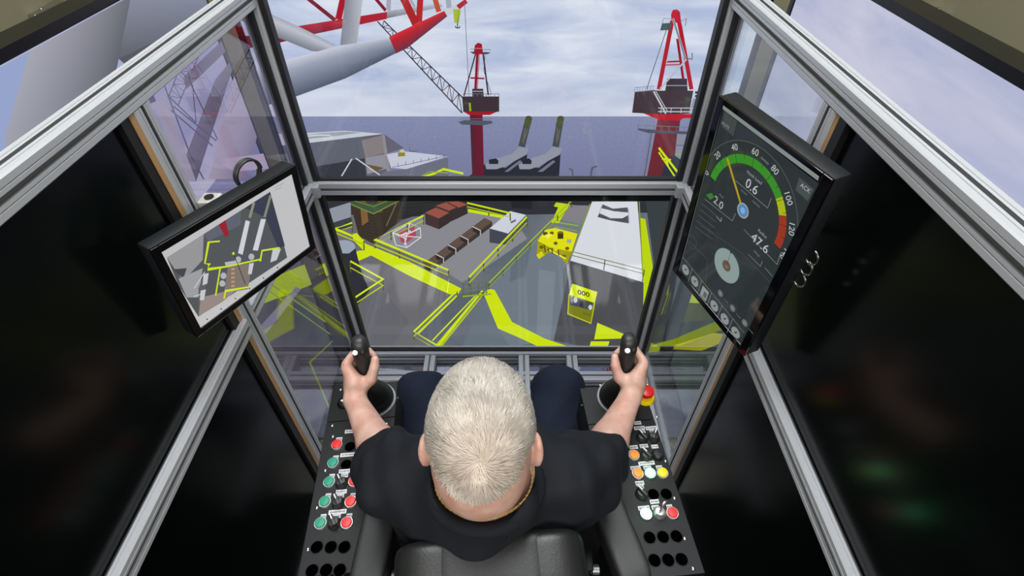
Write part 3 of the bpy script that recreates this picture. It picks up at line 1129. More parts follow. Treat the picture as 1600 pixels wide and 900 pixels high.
text_mesh(p.b, '000', o0, exv, eyv, 0.046, M_PIX, (30, 34, 20), bold=0.02)
text_mesh(p.b, '000', P_G.at(916, 488.5, k), exv, eyv, 0.030, M_PIX, (90, 92, 20))
p.done('yellow_cabin_picture', SG, 'yellow box marked 000 on the screen')

p = pic(P_G)
p.poly([(933, 502), (989, 526), (928, 528)], YE)
p.done('walkway_picture', SG, 'yellow triangle of walkway low on the screen')
p = pic(P_G)
p.poly([(923, 531), (952, 531), (946, 549), (918, 549)], YE)
p.done('walkway_picture', SG, 'short yellow walkway piece at the foot of the screen')
p = pic(P_G)
p.poly([(1000, 527), (1036, 500), (1036, 552), (986, 552)], (70, 80, 60))
p.poly([(984, 531), (1012, 530), (1040, 546), (1000, 549)], (190, 206, 30))
p.done('walkway_picture', SG, 'yellow walkway corner at the lower right of the screen')

# --- left side pictures
p = pic(P_L)
p.poly([(-300, 500), (-300, 120), (60, 40), (5, 215), (-60, 420)], (150, 164, 204))
p.poly([(55, 20), (205, -45), (178, 92), (140, 260), (-30, 420), (0, 207)], [(168, 168, 180), (112, 114, 124), (98, 100, 110), (98, 100, 110), (150, 152, 164), (160, 162, 174)])
p.poly([(205, -45), (380, -120), (390, 40), (178, 92)], [(150, 156, 176), (120, 126, 142), (104, 108, 122), (98, 100, 110)])
p.poly([(178, 92), (330, 20), (300, 60), (210, 120)], (88, 90, 100))
p.done('tube_picture', SL, 'thick grey crane tubes on the screen')
p = pic(P_L)
GL = (104, 100, 122)
p.poly([(330, 125), (366, 82), (300, 284), (268, 284)], [(128, 124, 142), (112, 108, 128), (112, 108, 128), (128, 124, 142)])
p.poly([(280, 120), (345, 60), (352, 76), (284, 140)], (122, 118, 138))
p.poly([(372, 70), (412, 150), (380, 280), (320, 280)], [(176, 172, 190), (160, 156, 176), (140, 134, 158), (190, 186, 202)])
p.lattice((286, 76), (257, 150), (308, 78), (272, 164), 8, 1.8, GL)
p.line([(240, 108), (290, 240), (312, 280)], 2.2, GL)
p.line([(258, 152), (300, 192)], 2, GL)
p.line([(264, 166), (332, 220)], 2, GL)
p.line([(260, 172), (326, 228)], 2, GL)
p.line([(294, 132), (300, 192)], 1.6, GL)
p.line([(290, 128), (334, 218)], 1.8, GL)
p.line([(257, 92), (290, 126)], 1.8, GL)
p.line([(246, 100), (252, 126)], 1.6, GL)
p.line([(218, 128), (232, 160)], 10, (100, 96, 114))
p.poly([(232, 160), (252, 152), (300, 284), (280, 284)], (176, 174, 190))
p.poly([(330, 250), (420, 238), (440, 262), (360, 268)], (196, 186, 206))
p.done('lattice_crane_picture', SL, 'grey lattice crane on the screen')
p = pic(P_LL)
p.poly([(504, 400), (504, 436), (440, 462), (380, 484), (380, 452), (430, 430)], (176, 206, 24))
for l, wd in (([(420, 445), (530, 520), (480, 566), (512, 640)], 2.6), ([(412, 452), (515, 524)], 1.8)):
    p.line(l, wd, (140, 172, 50))
p.poly([(392, 520), (458, 448), (466, 452), (404, 530)], (136, 136, 150))
p.poly([(490, 420), (504, 425), (504, 470), (494, 452)], (66, 60, 66))
p.line([(497, 430), (508, 428), (500, 450), (496, 432)], 1.4, (140, 130, 130))
p.done('walkway_picture', SLL, 'yellow walkway and railings on the dim deck')
p = pic(P_RL)  # yellow pane reflections painted into this display's picture
p.poly([(1080, 456), (1140, 450), (1120, 500), (1050, 505)], (80, 86, 30))
p.poly([(1085, 450), (1120, 460), (1100, 474), (1062, 472)], (200, 220, 24))
p.poly([(1040, 545), (1120, 520), (1160, 525), (1100, 548)], (190, 184, 34))
p.poly([(1044, 630), (1070, 662), (1050, 670)], (180, 214, 40))
p.done('walkway_picture', SRL, 'yellow reflections of the front display painted onto the dim deck')

# wall brackets glimpsed above the side displays
for (u, v, X, n) in ((70, 22, RX0 + 0.03, 'left'), (1462, 22, RX1 - 0.03, 'right')):
    r = sight(u, v)
    c = CAM + r * (X / r.x)
    t = thing('wall_bracket', f'small silver bracket on the beige {n} wall above the display', 'bracket', (X, c.y, c.z - 0.03))
    part('plate', M_STEEL, t, lambda b: b.rbox((X, c.y, c.z), (0.028, 0.075, 0.02), 0.008))
    part('arm', M_STEEL, t, lambda b: (b.cyl((X, c.y - 0.08, c.z + .01), (X, c.y + 0.12, c.z + 0.02), 0.014), b.cyl((X, c.y, c.z - .05), (X, c.y, c.z + 0.03), 0.01)), smooth=True)


# ------------------------------------------------------------------ monitors
def screen_local(Cc, ex, ey, n):
    def P(a, b, h=0.0):
        return Cc + ex * a + ey * b + n * h
    return P


def monitor(label, Cc, ex, ey, w_, h_, bz, depth, scol, gl, slab):
    Cc, ex, ey = Vector(Cc), Vector(ex).normalized(), Vector(ey).normalized()
    n = ex.cross(ey).normalized()
    ey = n.cross(ex)
    R = Matrix((ex, ey, n)).transposed()
    t = thing('monitor', label, 'monitor', tuple(Cc - n * depth))
    part('housing', M_HOUSING, t, lambda b: (b.rbox(Cc - n * (depth / 2 + 0.002), (w_ / 2, h_ / 2, depth / 2), 0.004, R),
                                             b.rbox(Cc - n * (depth + 0.006), (w_ * .3, h_ * .3, 0.008), 0.004, R)), smooth=True)

    def bezel(b):
        for sx in (-1, 1):
            b.rbox(Cc + ex * sx * (w_ / 2 - bz / 2), (bz / 2, h_ / 2, 0.003), 0.001, R)
        for sy in (-1, 1):
            b.rbox(Cc + ey * sy * (h_ / 2 - bz / 2), (w_ / 2 - bz, bz / 2, 0.003), 0.001, R)
    part('bezel', gl, t, bezel)
    m = mat(slab, scol, 0.06, 0, emit=1.0, spec=0.5)
    m.node_tree.nodes['Principled BSDF'].inputs['Base Color'].default_value = (0.01, 0.01, 0.012, 1)
    s = part('screen', m, t, lambda b: b.rbox(Cc - n * 0.0005, (w_ / 2 - bz, h_ / 2 - bz, 0.001), 0, R))
    return t, s, Plane(Cc + n * 0.0008, n), n, ex, ey


KL, KR = 0.82, 0.86
cl = CAM + (Vector((-0.62281308, 0.93943878, 1.47148398)) - CAM) * KL
tL, sL, pL, nL, exL, eyL = monitor('small black landscape monitor showing a deck plan, mounted at the left side post',
                                   cl, (0.46448, 0.88502, -0.0316), (0.0775, -0.00508, 0.99698), 0.38 * KL, 0.2616 * KL, 0.014, 0.03,
                                   (190, 190, 192), M_BEZEL, 'left_monitor_picture')
cr = CAM + (Vector((0.48749899, 0.89970241, 1.54018194)) - CAM) * KR
tR, sR, pR, nR, exR, eyR = monitor('tall black portrait touch monitor with a dial gauge, mounted at the right side post',
                                   cr, (0.3507, -0.9350, -0.0524), (-0.0471, -0.0735, 0.9962), 0.31 * KR, 0.511 * KR, 0.018, 0.032,
                                   (38, 46, 46), mat('glossy_bezel', (8, 8, 9), 0.06), 'right_monitor_picture')


def zc(x, y):     # left monitor zoom reading -> photo pixels
    return (200 + x / 2.727, 230 + y / 2.727)


def zp(*pts):
    return [zc(*q) for q in pts]


p = Pic(pL, 0.0002)
p.poly(zp((165, 470), (605, 190), (678, 470), (300, 722), (215, 590)), (84, 88, 90))
p.poly(zp((165, 470), (322, 370), (318, 480), (235, 570)), (150, 150, 152))
p.poly(zp((190, 520), (250, 515), (235, 560)), (70, 72, 78))
p.poly(zp((215, 560), (318, 515), (300, 640), (250, 640)), (156, 158, 162))
p.poly(zp((300, 600), (330, 530), (330, 660), (300, 720)), (98, 96, 98))
p.poly(zp((500, 258), (605, 190), (668, 420), (640, 432), (585, 300)), (60, 64, 80))
p.poly(zp((322, 372), (480, 270), (480, 330), (345, 400)), (96, 100, 112))
p.poly(zp((385, 330), (415, 310), (430, 370), (415, 385)), (150, 40, 50))
p.poly(zp((425, 508), (530, 492), (510, 605), (408, 620)), (128, 118, 112))
p.poly(zp((310, 640), (470, 600), (400, 660), (300, 720)), (150, 136, 130))
p.done('deck_plan_picture', sL, 'grey deck plan on the screen')
p = Pic(pL, 0.0008)
for l, wd in (((390, 400), (342, 404), (326, 495), (346, 497), (338, 520), (420, 508), (560, 478)), 2.4), (((392, 512), (372, 632)), 2.2), (
        ((408, 645), (414, 612), (520, 594)), 2.2), (((645, 428), (570, 440), (562, 486)), 2.6):
    p.line(zp(*l), wd, (206, 226, 40))
p.poly(zp((500, 310), (518, 316), (487, 458), (467, 450)), (206, 208, 214))
p.poly(zp((565, 305), (586, 306), (552, 440), (530, 438)), (206, 208, 214))
p.line(zp((517, 300), (535, 235)), 4, (140, 144, 120))
p.line(zp((580, 298), (606, 205)), 4, (130, 134, 116))
p.poly(zp((410, 490), (470, 480), (470, 495), (415, 505)), (180, 184, 188))
p.poly(zp((515, 495), (535, 492), (525, 540), (510, 540)), (200, 202, 206))
p.poly(zp((615, 435), (650, 432), (632, 480), (605, 490)), (196, 200, 206))
p.poly(zp((320, 540), (342, 535), (336, 580), (316, 588)), (196, 200, 206))
p.poly(zp((308, 610), (330, 605), (322, 650), (304, 652)), (196, 200, 206))
for (x, y) in ((405, 547), (400, 580), (468, 478), (524, 466)):
    u, v = zc(x, y)
    p.ell(u, v, 4.6, 5, (176, 180, 184))
for i in range(5):
    p.line(zp((438, 520 + i * 18), (452, 517 + i * 18)), 3, (196, 150, 110))
p.line(zp((450, 458), (498, 582)), 1, (24, 26, 26))
u, v = zc(447, 452)
p.ell(u, v, 2, 2.4, (200, 220, 40))
p.line(zp((280, 600), (325, 530)), 1, (220, 220, 224))
p.line(zp((278, 635), (310, 625)), 1, (220, 220, 224))
for i in range(6):
    u, v = zc(335 + i * 60, 732 - i * 44)
    p.ell(u, v, 1.1, 1.1, (40, 40, 44))
p.line(zp((620, 172), (662, 152)), .8, (150, 150, 152))
p.line(zp((624, 182), (652, 170)), .8, (150, 150, 152))
p.done('deck_plan_picture', sL, 'yellow walkway lines and white tanks of the plan')

# mount of the left monitor
t = thing('monitor_mount', 'silver clamp block on the left side post behind the small monitor', 'mount', (XL + 0.05, 0.83, 1.55))
cA = Vector((XL + S + 0.018, 0.862, 1.645))
part('clamp_block', mat('light_aluminium', (215, 212, 205), 0.35, 0.4), t, lambda b: b.rbox(cA, (0.018, 0.018, 0.022), 0.003))
part('clamp_bolt', M_GASKET, t, lambda b: b.cyl(cA + Vector((0, 0, 0.021)), cA + Vector((0, 0, 0.0245)), 0.009))
part('mount_arm', M_HOUSING, t, lambda b: b.cyl(cA + Vector((0, 0, -0.02)), Vector(cl) - nL * 0.042, 0.011), smooth=True)
t = thing('cable', 'coiled black cable behind the top edge of the small left monitor', 'cable', tuple(Vector(cl) + eyL * 0.1 - nL * 0.06))


def coil(b):
    pts = []
    c = Vector(cl) + exL * 0.092 + eyL * 0.098 - nL * 0.055
    for i in range(90):
        a = i / 30 * 2 * math.pi
        pts.append(c + exL * 0.028 * math.cos(a) + eyL * (0.028 * math.sin(a)) - nL * (0.0035 * i / 30))
    b.path(pts, 0.0028, 8)


t2 = t
part('cable_loop', M_RUBBER, t2, coil, smooth=True)

t = thing('monitor_mount', 'black swivel arm holding the tall portrait monitor to the right side post', 'mount', (XR - 0.05, 0.83, 1.6))
part('clamp_block', M_HOUSING, t, lambda b: b.rbox((XR - S - 0.012, 0.832, 1.62), (0.011, 0.02, 0.04), 0.003))
part('mount_arm', M_HOUSING, t, lambda b: b.cyl((XR - S - 0.012, 0.832, 1.62), Vector(cr) - nR * 0.046, 0.011), smooth=True)


def hang(b):
    # shiny cable ends standing out past the monitor's far edge
    for k, (a, z) in enumerate(((0.0, 0.055), (0.0, 0.03), (0.0, 0.0))):
        c = Vector(cr) + exR * (0.31 * KR / 2 + 0.004) + eyR * (z) - nR * 0.035
        pts = [c + exR * (0.012 * math.sin(q)) + eyR * 0.014 * math.cos(q) for q in [i / 10 * math.pi * 1.3 for i in range(11)]]
        b.path(pts, 0.0018, 8)


t3 = thing('cable', 'loops of wire standing out behind the right edge of the tall monitor', 'cable', tuple(Vector(cr) - nR * 0.05 + exR * 0.13))
part('cable_loop', M_STEEL, t3, hang, smooth=True)


# --- right monitor picture
def toL(u, v):
    q = pR.at(u, v) - cr
    return q.dot(exR), q.dot(eyR)


class UI:
    def __init__(s, base):
        s.b = MB().use(M_PIX)
        s.h = base

    def P(s, a, b):
        return cr + exR * a + eyR * b + nR * (0.0008 + s.h)

    def poly(s, pts, col):
        s.h += 0.00001
        s.b.add([s.P(*q) for q in pts], [tuple(range(len(pts)))], [lin(col)] * len(pts))

    def px(s, pts, col):
        s.poly([toL(*q) for q in pts], col)

    def ln(s, a, c, wd, col):
        a, c = Vector(a), Vector(c)
        d = (c - a).normalized() * wd / 2
        n = Vector((-d.y, d.x))
        s.poly([a + n, c + n, c - n, a - n], col)

    def lnpx(s, pts, wd, col):
        q = [toL(*x) for x in pts]
        for i in range(len(q) - 1):
            s.ln(q[i], q[i + 1], wd, col)

    def arc(s, c, r0, r1, a0, a1, col, n=48):
        s.h += 0.00001
        vs = []
        for i in range(n + 1):
            a = a0 + (a1 - a0) * i / n
            vs.append(s.P(c[0] + r0 * math.cos(a), c[1] + r0 * math.sin(a)))
            vs.append(s.P(c[0] + r1 * math.cos(a), c[1] + r1 * math.sin(a)))
        s.b.add(vs, [(2 * i, 2 * i + 1, 2 * i + 3, 2 * i + 2) for i in range(n)], [lin(col)] * len(vs))

    def disc(s, c, r, col, n=36):
        s.poly([(c[0] + r * math.cos(2 * math.pi * i / n), c[1] + r * math.sin(2 * math.pi * i / n)) for i in range(n)], col)

    def text(s, t, c, size, col, ang=0.0, bold=0.0):
        s.h += 0.00001
        e = exR * math.cos(ang) + eyR * math.sin(ang)
        g = -exR * math.sin(ang) + eyR * math.cos(ang)
        text_mesh(s.b, t, s.P(*c), e, g, size, M_PIX, col, bold=bold)


u = UI(0.0002)
hub = toL(1161, 329)
R1 = 0.5 * ((Vector(toL(1162, 239)) - Vector(hub)).length + (Vector(toL(1226, 330)) - Vector(hub)).length)
R0_ = R1 * 0.845


def ang(px_, py_):
    q = toL(px_, py_)
    return math.atan2(q[1] - hub[1], q[0] - hub[0])


aS = ang(1116, 282)
if aS < 0:
    aS += 2 * math.pi
aE = ang(1211, 381)
GRN, YEL, RDD = (58, 138, 44), (168, 178, 30), (150, 56, 38)
f1 = aS + (aE - aS) * 0.70
f2 = aS + (aE - aS) * 0.80
u.px([(1133, 172), (1152, 188), (1146, 213), (1128, 198)], (66, 74, 72))
u.px([(1249, 277), (1272, 296), (1262, 314), (1243, 297)], (70, 80, 78))
u.arc(hub, R1 * 1.22, R1 * 1.24, aS, aE, (72, 80, 78))
u.arc(hub, R0_, R1, aS, f1, GRN)
u.arc(hub, R0_, R1, f1, f2, YEL)
u.arc(hub, R0_, R1, f2, aE, RDD)
for i in range(15):
    a = aS + (aE - aS) * i / 14
    r = R0_ if i % 2 == 0 else R0_ + (R1 - R0_) * .6
    u.ln((hub[0] + r * math.cos(a), hub[1] + r * math.sin(a)), (hub[0] + R1 * 1.03 * math.cos(a), hub[1] + R1 * 1.03 * math.sin(a)), 0.0008, (20, 28, 22))
for i, s_ in enumerate(('0', '20', '40', '60', '80', '100', '120', '140')):
    a = aS + (aE - aS) * i / 7
    u.text(s_, (hub[0] + R1 * 1.11 * math.cos(a), hub[1] + R1 * 1.11 * math.sin(a)), 0.0165, (178, 186, 184), a - math.pi / 2)
u.text('tonnes', (hub[0] + R1 * 1.09 * math.cos(aS + (aE - aS) * .5), hub[1] + R1 * 1.09 * math.sin(aS + (aE - aS) * .5)), 0.007, (130, 138, 136), aS + (aE - aS) * .5 - math.pi / 2)
na = ang(1139, 255)
u.ln(hub, (hub[0] + R1 * .97 * math.cos(na), hub[1] + R1 * .97 * math.sin(na)), 0.0048, (172, 150, 38))
u.disc(hub, 0.0148, (150, 156, 160))
u.disc(hub, 0.0120, (84, 132, 180))
u.disc(hub, 0.0062, (120, 168, 214))
u.done = None
u.b.build('gauge_picture', None, sR, 'green, yellow and red dial gauge on the screen')

u = UI(0.0008)
GX = (140, 148, 148)
u.text('ACK', toL(1259, 294), 0.010, (170, 176, 176))
u.text('MUTE', toL(1134, 196), 0.008, (140, 146, 146))
u.text('Hook Load', toL(1179, 277), 0.0085, (150, 158, 158))
u.text('0.6', toL(1175, 292), 0.0255, (182, 188, 188))
u.lnpx([(1150, 282), (1200, 325), (1206, 309)], 0.0008, GX)
u.text('tonnes', toL(1163, 300), 0.006, (120, 128, 128))
u.text('capacity', toL(1182, 318), 0.006, (120, 128, 128))
u.b.build('readout_picture', None, sR, 'hook load readout 0.6 with soft keys')
u = UI(0.0010)
u.text('Rope', toL(1128, 306), 0.006, (120, 128, 128))
u.text('2.0', toL(1123, 317), 0.0235, (172, 178, 178))
u.lnpx([(1102, 311), (1145, 345), (1150, 333)], 0.0008, GX)
u.px([(1104, 304), (1112, 301), (1117, 308), (1110, 312)], (60, 120, 50))
for i in range(5):
    u.lnpx([(1097 - i * 2.5, 318 + i * 9), (1122 - i * 2, 338 + i * 9)], 0.0009, (96, 102, 102))
u.lnpx([(1120, 338), (1127, 346), (1128, 340)], 0.0012, (160, 166, 166))
u.b.build('readout_picture', None, sR, 'small readout 2.0')
u = UI(0.0012)
u.text('Radius', toL(1192, 365), 0.0085, (150, 158, 158))
u.text('47.6', toL(1188, 380), 0.0255, (182, 188, 188))
u.lnpx([(1163, 358), (1215, 413), (1221, 394)], 0.0008, GX)
u.text('Wind', toL(1183, 396), 0.0065, (130, 138, 138))
u.lnpx([(1170, 397), (1189, 416), (1192, 408)], 0.0008, GX)
u.lnpx([(1196, 418), (1208, 432)], 0.0008, GX)
u.lnpx([(1095, 352), (1160, 395), (1203, 440)], 0.0006, (90, 96, 96))
u.lnpx([(1060, 422), (1060, 421)], 0.0006, GX)
u.b.build('readout_picture', None, sR, 'radius readout 47.6')
u = UI(0.0014)
dc = toL(1136, 415)
u.disc(dc, 0.0365, (136, 152, 148))
u.disc(dc, 0.0120, (96, 84, 76))
u.disc((dc[0] + .0005, dc[1] - .001), 0.0045, (130, 104, 60))
ax = toL(1143, 394)
u.ln(dc, ax, 0.0008, (40, 44, 44))
u.disc(ax, 0.0022, (36, 44, 30))
u.b.build('compass_picture', None, sR, 'pale round slew indicator on the screen')
u = UI(0.002)
# bottom bar of round icons, from the lower left to the lower right corner
A, B = Vector(toL(1062, 424)), Vector(toL(1154, 541))
up = Vector((0, 1))
d = (B - A)
hh = 0.047
u.ln(A, B, 0.0009, GX)
u.ln(A + up * hh, B + up * hh, 0.0009, GX)
u.ln(A, Vector(toL(1131, 165)), 0.0009, (110, 118, 118))
for i in range(6):
    c = A + d * ((i + .5) / 6) + up * hh * .52
    if i:
        e = A + d * (i / 6)
        u.ln(e, e + up * hh, 0.0009, GX)
    if i == 2:
        u.poly([c + Vector((-.011, -.015)), c + Vector((.011, -.015)), c + Vector((.011, .015)), c + Vector((-.011, .015))], (140, 146, 144))
        u.poly([c + Vector((-.002, -.010)), c + Vector((.008, -.010)), c + Vector((.008, .006)), c + Vector((-.002, .006))], (90, 96, 96))
    else:
        u.disc(c, 0.0128, (136, 142, 140))
        q = c + Vector((0.004, 0.007))
        u.ln(c, q, 0.0014, (50, 54, 54))
        u.disc(c, 0.0026, (60, 64, 64))
for (x, y) in ((1127, 458), (1146, 481), (1165, 504)):
    c = toL(x, y)
    u.disc(c, 0.0085, (86, 94, 92))
    u.disc(c, 0.0055, (116, 124, 122))
    u.text('mode', (c[0] + .02, c[1] - .002), 0.006, (112, 118, 118))
u.lnpx([(1104, 440), (1107, 405), (1078, 376)], 0.0007, (90, 98, 96))
c = toL(1083, 378)
u.arc(c, 0.015, 0.0162, 0, 2 * math.pi, (70, 78, 76))
u.px([(1131.7, 164), (1282, 275), (1280, 282), (1131, 170)], (128, 138, 134))
u.b.build('icon_bar_picture', None, sR, 'row of round icons along the bottom of the screen')

# ------------------------------------------------------------------ operator's seat
YAW = math.radians(5.3)
LX = Vector((math.cos(YAW), math.sin(YAW), 0))
LY = Vector((-math.sin(YAW), math.cos(YAW), 0))
LZ = Vector((0, 0, 1))
RY_ = Matrix((LX, LY, LZ)).transposed()
seat_o = Vector((-0.040, 0.42, 0))


def sl(x, y, z):
    return seat_o + LX * x + LY * y + LZ * z


chair = thing('operator_chair', 'black leather operator chair with stitched backrest in the middle of the cab', 'chair', tuple(sl(0, 0.05, 0.488)))


def pillow(b, c, h, M, n=16, e=0.38, bulge=0.0):
    """superellipsoid cushion"""
    vs, fs = [], []
    f = lambda t, k: math.copysign(abs(t) ** k, t)
    for i in range(n + 1):
        ph = -math.pi / 2 + math.pi * i / n
        for j in range(2 * n):
            th = 2 * math.pi * j / (2 * n)
            x = f(math.cos(ph), e) * f(math.cos(th), e)
            y = f(math.cos(ph), e) * f(math.sin(th), e)
            z = f(math.sin(ph), e)
            vs.append(Vector(c) + M @ Vector((x * h[0], y * h[1], z * h[2])))
    for i in range(n):
        for j in range(2 * n):
            j2 = (j + 1) % (2 * n)
            fs.append((i * 2 * n + j, i * 2 * n + j2, (i + 1) * 2 * n + j2, (i + 1) * 2 * n + j))
    b.add(vs, fs)


tilt = Matrix.Rotation(math.radians(-9), 3, 'X')
MBk = RY_ @ tilt.inverted()
bc = sl(-0.006, -0.105, 1.135)
part('backrest', M_LEATHER, chair, lambda b: pillow(b, bc, (0.158, 0.052, 0.2775), MBk, 28, 0.27), smooth='all')
pc = bc + MBk @ Vector((0, 0.002, 0.095))
part('headrest_panel', M_LEATHER, chair, lambda b: pillow(b, pc + MBk @ Vector((0.0, -0.004, 0)), (0.100, 0.0535, 0.1840), MBk, 24, 0.24), smooth='all')


def stitches(b):
    for i in range(46):
        t_ = i / 45
        x = -0.100 + 0.2 * t_
        z = 0.268 - 0.02 * 0
        # row following the raised panel's lower outline
        y0 = -0.012 - 0.046 * math.sin(math.pi * t_) ** 0.35
        c = bc + MBk @ Vector((x, y0, 0.2745 - 0.030 * (abs(y0 / 0.058)) ** 3))
        b.rbox(c, (0.0016, 0.0006, 0.0008), 0, MBk)


part('stitching', M_THREAD, chair, stitches, 'line of dark grey stitches')
part('seat_cushion', M_LEATHER, chair, lambda b: pillow(b, sl(0, 0.155, 0.755), (0.205, 0.25, 0.062), RY_, 20, 0.4), smooth='all')
part('pedestal', M_BLACK, chair, lambda b: (b.rbox(sl(0, 0.12, 0.60), (0.14, 0.16, 0.088), 0.01, RY_), b.rbox(sl(0, 0.12, 0.500), (0.2, 0.22, 0.012), 0.004, RY_)), smooth=True)

ZP = 1.18     # console top
for nm, (cx, cy, dx, dy) in {'left': (-0.256, 0.395, -0.0, 0.0), 'right': (0.196, 0.405, 0.0, 0.0)}.items():
    sgn = -1 if nm == 'left' else 1

    def pad(b):
        c = Vector((cx, cy, 1.222))
        R = RY_ @ Matrix.Rotation(math.radians(-7 if nm == 'left' else 9), 3, 'Z')
        pillow(b, c, (0.032, 0.115, 0.026), R, 18, 0.30)
    ar = part('armrest', M_PAD, chair, pad, f'{nm} padded grey black armrest', smooth='all')
    part('hinge', mat('dull_steel', (130, 132, 134), 0.4, 0.8), ar, lambda b: (b.cyl((cx - sgn * 0.034, cy - 0.075, 1.20), (cx - sgn * 0.046, cy - 0.075, 1.20), 0.009), b.cyl((cx - sgn * 0.046, cy - 0.075, 1.20), (cx - sgn * 0.050, cy - 0.075, 1.20), 0.006)), 'steel hinge bolt', smooth=True)
    part('armrest_bracket', M_BLACK, chair, lambda b: b.rbox((cx - sgn * 0.052, cy - 0.06, 1.06), (0.008, 0.02, 0.15), 0.003), smooth=True)


# ------------------------------------------------------------------ control consoles
def console(side, corner, label):
    """corner = outer rear corner of the top plate; +1 grows to +x"""
    sg = 1 if side == 'left' else -1
    W, Ln = 0.158, 0.437
    o = Vector((corner[0], corner[1], 0))

    def L(x, y, z):
        return o + LX * x * sg + LY * y + LZ * z
    t = thing('control_console', label, 'control console', tuple(L(W / 2, Ln / 2, 0.488)))
    tt = 0.003
    part('box', M_BLACK, t, lambda b: b.rbox(L(W / 2, Ln / 2, ZP - 0.065 - tt), (W / 2 - 0.001, Ln / 2 - 0.001, 0.062), 0.003, RY_), smooth=True)
    ys = 0.335
    part('top_plate', M_BLACK, t, lambda b: b.rbox(L(W / 2, ys / 2 - 0.0004, ZP - tt / 2), (W / 2, ys / 2 - 0.0008, tt / 2), 0.0006, RY_), 'black button plate')
    part('top_plate', M_BLACK, t, lambda b: b.rbox(L(W / 2, (ys + Ln) / 2, ZP - tt / 2), (W / 2, (Ln - ys) / 2 - 0.0004, tt / 2), 0.0006, RY_), 'black joystick plate')
    part('support_leg', M_BLACK, t, lambda b: b.rbox(L(W * .6, Ln * .3, (0.488 + ZP - 0.13) / 2), (0.03, 0.05, (ZP - 0.13 - 0.488) / 2), 0.003, RY_), smooth=True)
    # side bolts
    for k in range(5):
        for xx, dd in ((W + 0.0005, 1), (-0.0005, -1)):
            c = L(xx, 0.04 + 0.09 * k, ZP - 0.02)
            part('bolt', M_STEEL, t, lambda b: b.lathe(c, [(0.003, -0.001), (0.003, 0.0008), (0.0018, 0.0018)], 12, axis=LX * sg * dd), smooth=True)
    return t


def screw(t, u_, v_):
    c = on_z(u_, v_, ZP)
    part('screw', M_STEEL, t, lambda b: b.lathe(c, [(0.0034, 0), (0.0034, 0.0008), (0.0022, 0.002), (0.0008, 0.0022)], 14), 'silver screw head', smooth=True)


def button(t, u_, v_, col, name, lit=0.0, r=0.0112):
    c = on_z(u_, v_, ZP)
    m = mat('button_' + name, col, 0.3, emit=lit) if lit else mat('button_' + name, col, 0.35)
    bt = part('push_button', M_RING if name != 'black' else M_BLACK, t,
              lambda b: b.lathe(c, [(r + 0.0022, 0), (r + 0.0022, 0.003), (r + 0.0008, 0.0055), (r - 0.0004, 0.0055), (r - 0.0004, 0.004)], 32),
              f'{name} round push button', smooth=True)
    part('button_cap', m, bt, lambda b: b.lathe(c, [(r - 0.0006, 0.003), (r - 0.0006, 0.0075), (r - 0.002, 0.009), (0.001, 0.0094)], 32), f'{name} cap', smooth=True)


def hole(t, u_, v_, r=0.0118):
    c = on_z(u_, v_, ZP)
    h = part('panel_hole', M_HOLE, t, lambda b: b.lathe(c, [(r, 0.0), (r, 0.0003)], 32), 'black disc for the dark of an empty round hole')  # flat black disc, the dark of an open hole put into its colour
    part('hole_rim', M_BLACK, h, lambda b: b.add(
        [c + Vector((q * math.cos(a), q * math.sin(a), z)) for (q, z) in ((r + .0012, 0.0), (r + .0006, .0009), (r - .0002, .0009), (r - .0004, 0.0002)) for a in [2 * math.pi * i / 32 for i in range(32)]],
        [(k * 32 + i, k * 32 + (i + 1) % 32, (k + 1) * 32 + (i + 1) % 32, (k + 1) * 32 + i) for k in range(3) for i in range(32)]), smooth=True)


def switch(t, u_, v_, deg=30, key=False):
    c = on_z(u_, v_, ZP)
    R = RY_ @ Matrix.Rotation(math.radians(deg), 3, 'Z')
    s = part('rotary_switch', M_RUBBER if not key else M_RING, t, lambda b: b.lathe(c, [(0.0135, 0), (0.0135, 0.003), (0.0115, 0.007), (0.009, 0.012), (0.006, 0.0125)], 32), 'black rotary switch' if not key else 'key switch with a key', smooth=True)
    if not key:
        part('switch_handle', M_RUBBER, s, lambda b: b.rbox(c + LZ * 0.0155, (0.0036, 0.0125, 0.005), 0.0015, R), smooth=True)
        part('switch_mark', M_WHITE, s, lambda b: b.rbox(c + R @ Vector((0, 0.0068, 0)) + LZ * 0.0207, (0.0011, 0.0052, 0.0004), 0, R), 'white pointer line')
    else:
        part('key', M_STEEL, s, lambda b: (b.rbox(c + LZ * 0.022, (0.0011, 0.006, 0.014), 0.0005, R), b.lathe(c + LZ * 0.044, [(0.011, -0.001), (0.011, 0.001)], 24, axis=R @ Vector((1, 0, 0)))), 'small steel key', smooth=True)


def label_(t, u_, v_, w=0.022, h=0.0105):
    c = on_z(u_, v_, ZP)

    def f(b):
        b.use(M_LABEL)
        b.rbox(c + LZ * 0.0006, (w / 2, h / 2, 0.0004), 0, RY_)
        b.use(M_INK)
        n = max(2, int(w / 0.0034))
        for i in range(n):
            x = (i + .5) / n - .5
            hh_ = 0.0011 + 0.0006 * ((i * 7) % 3 == 0)
            b.rbox(c + LX * (x * w * .84) + LZ * 0.00115, (w * .84 / n * .38, hh_, 0.0001), 0, RY_)
    part('tape_label', None, t, f, 'small white tape label')


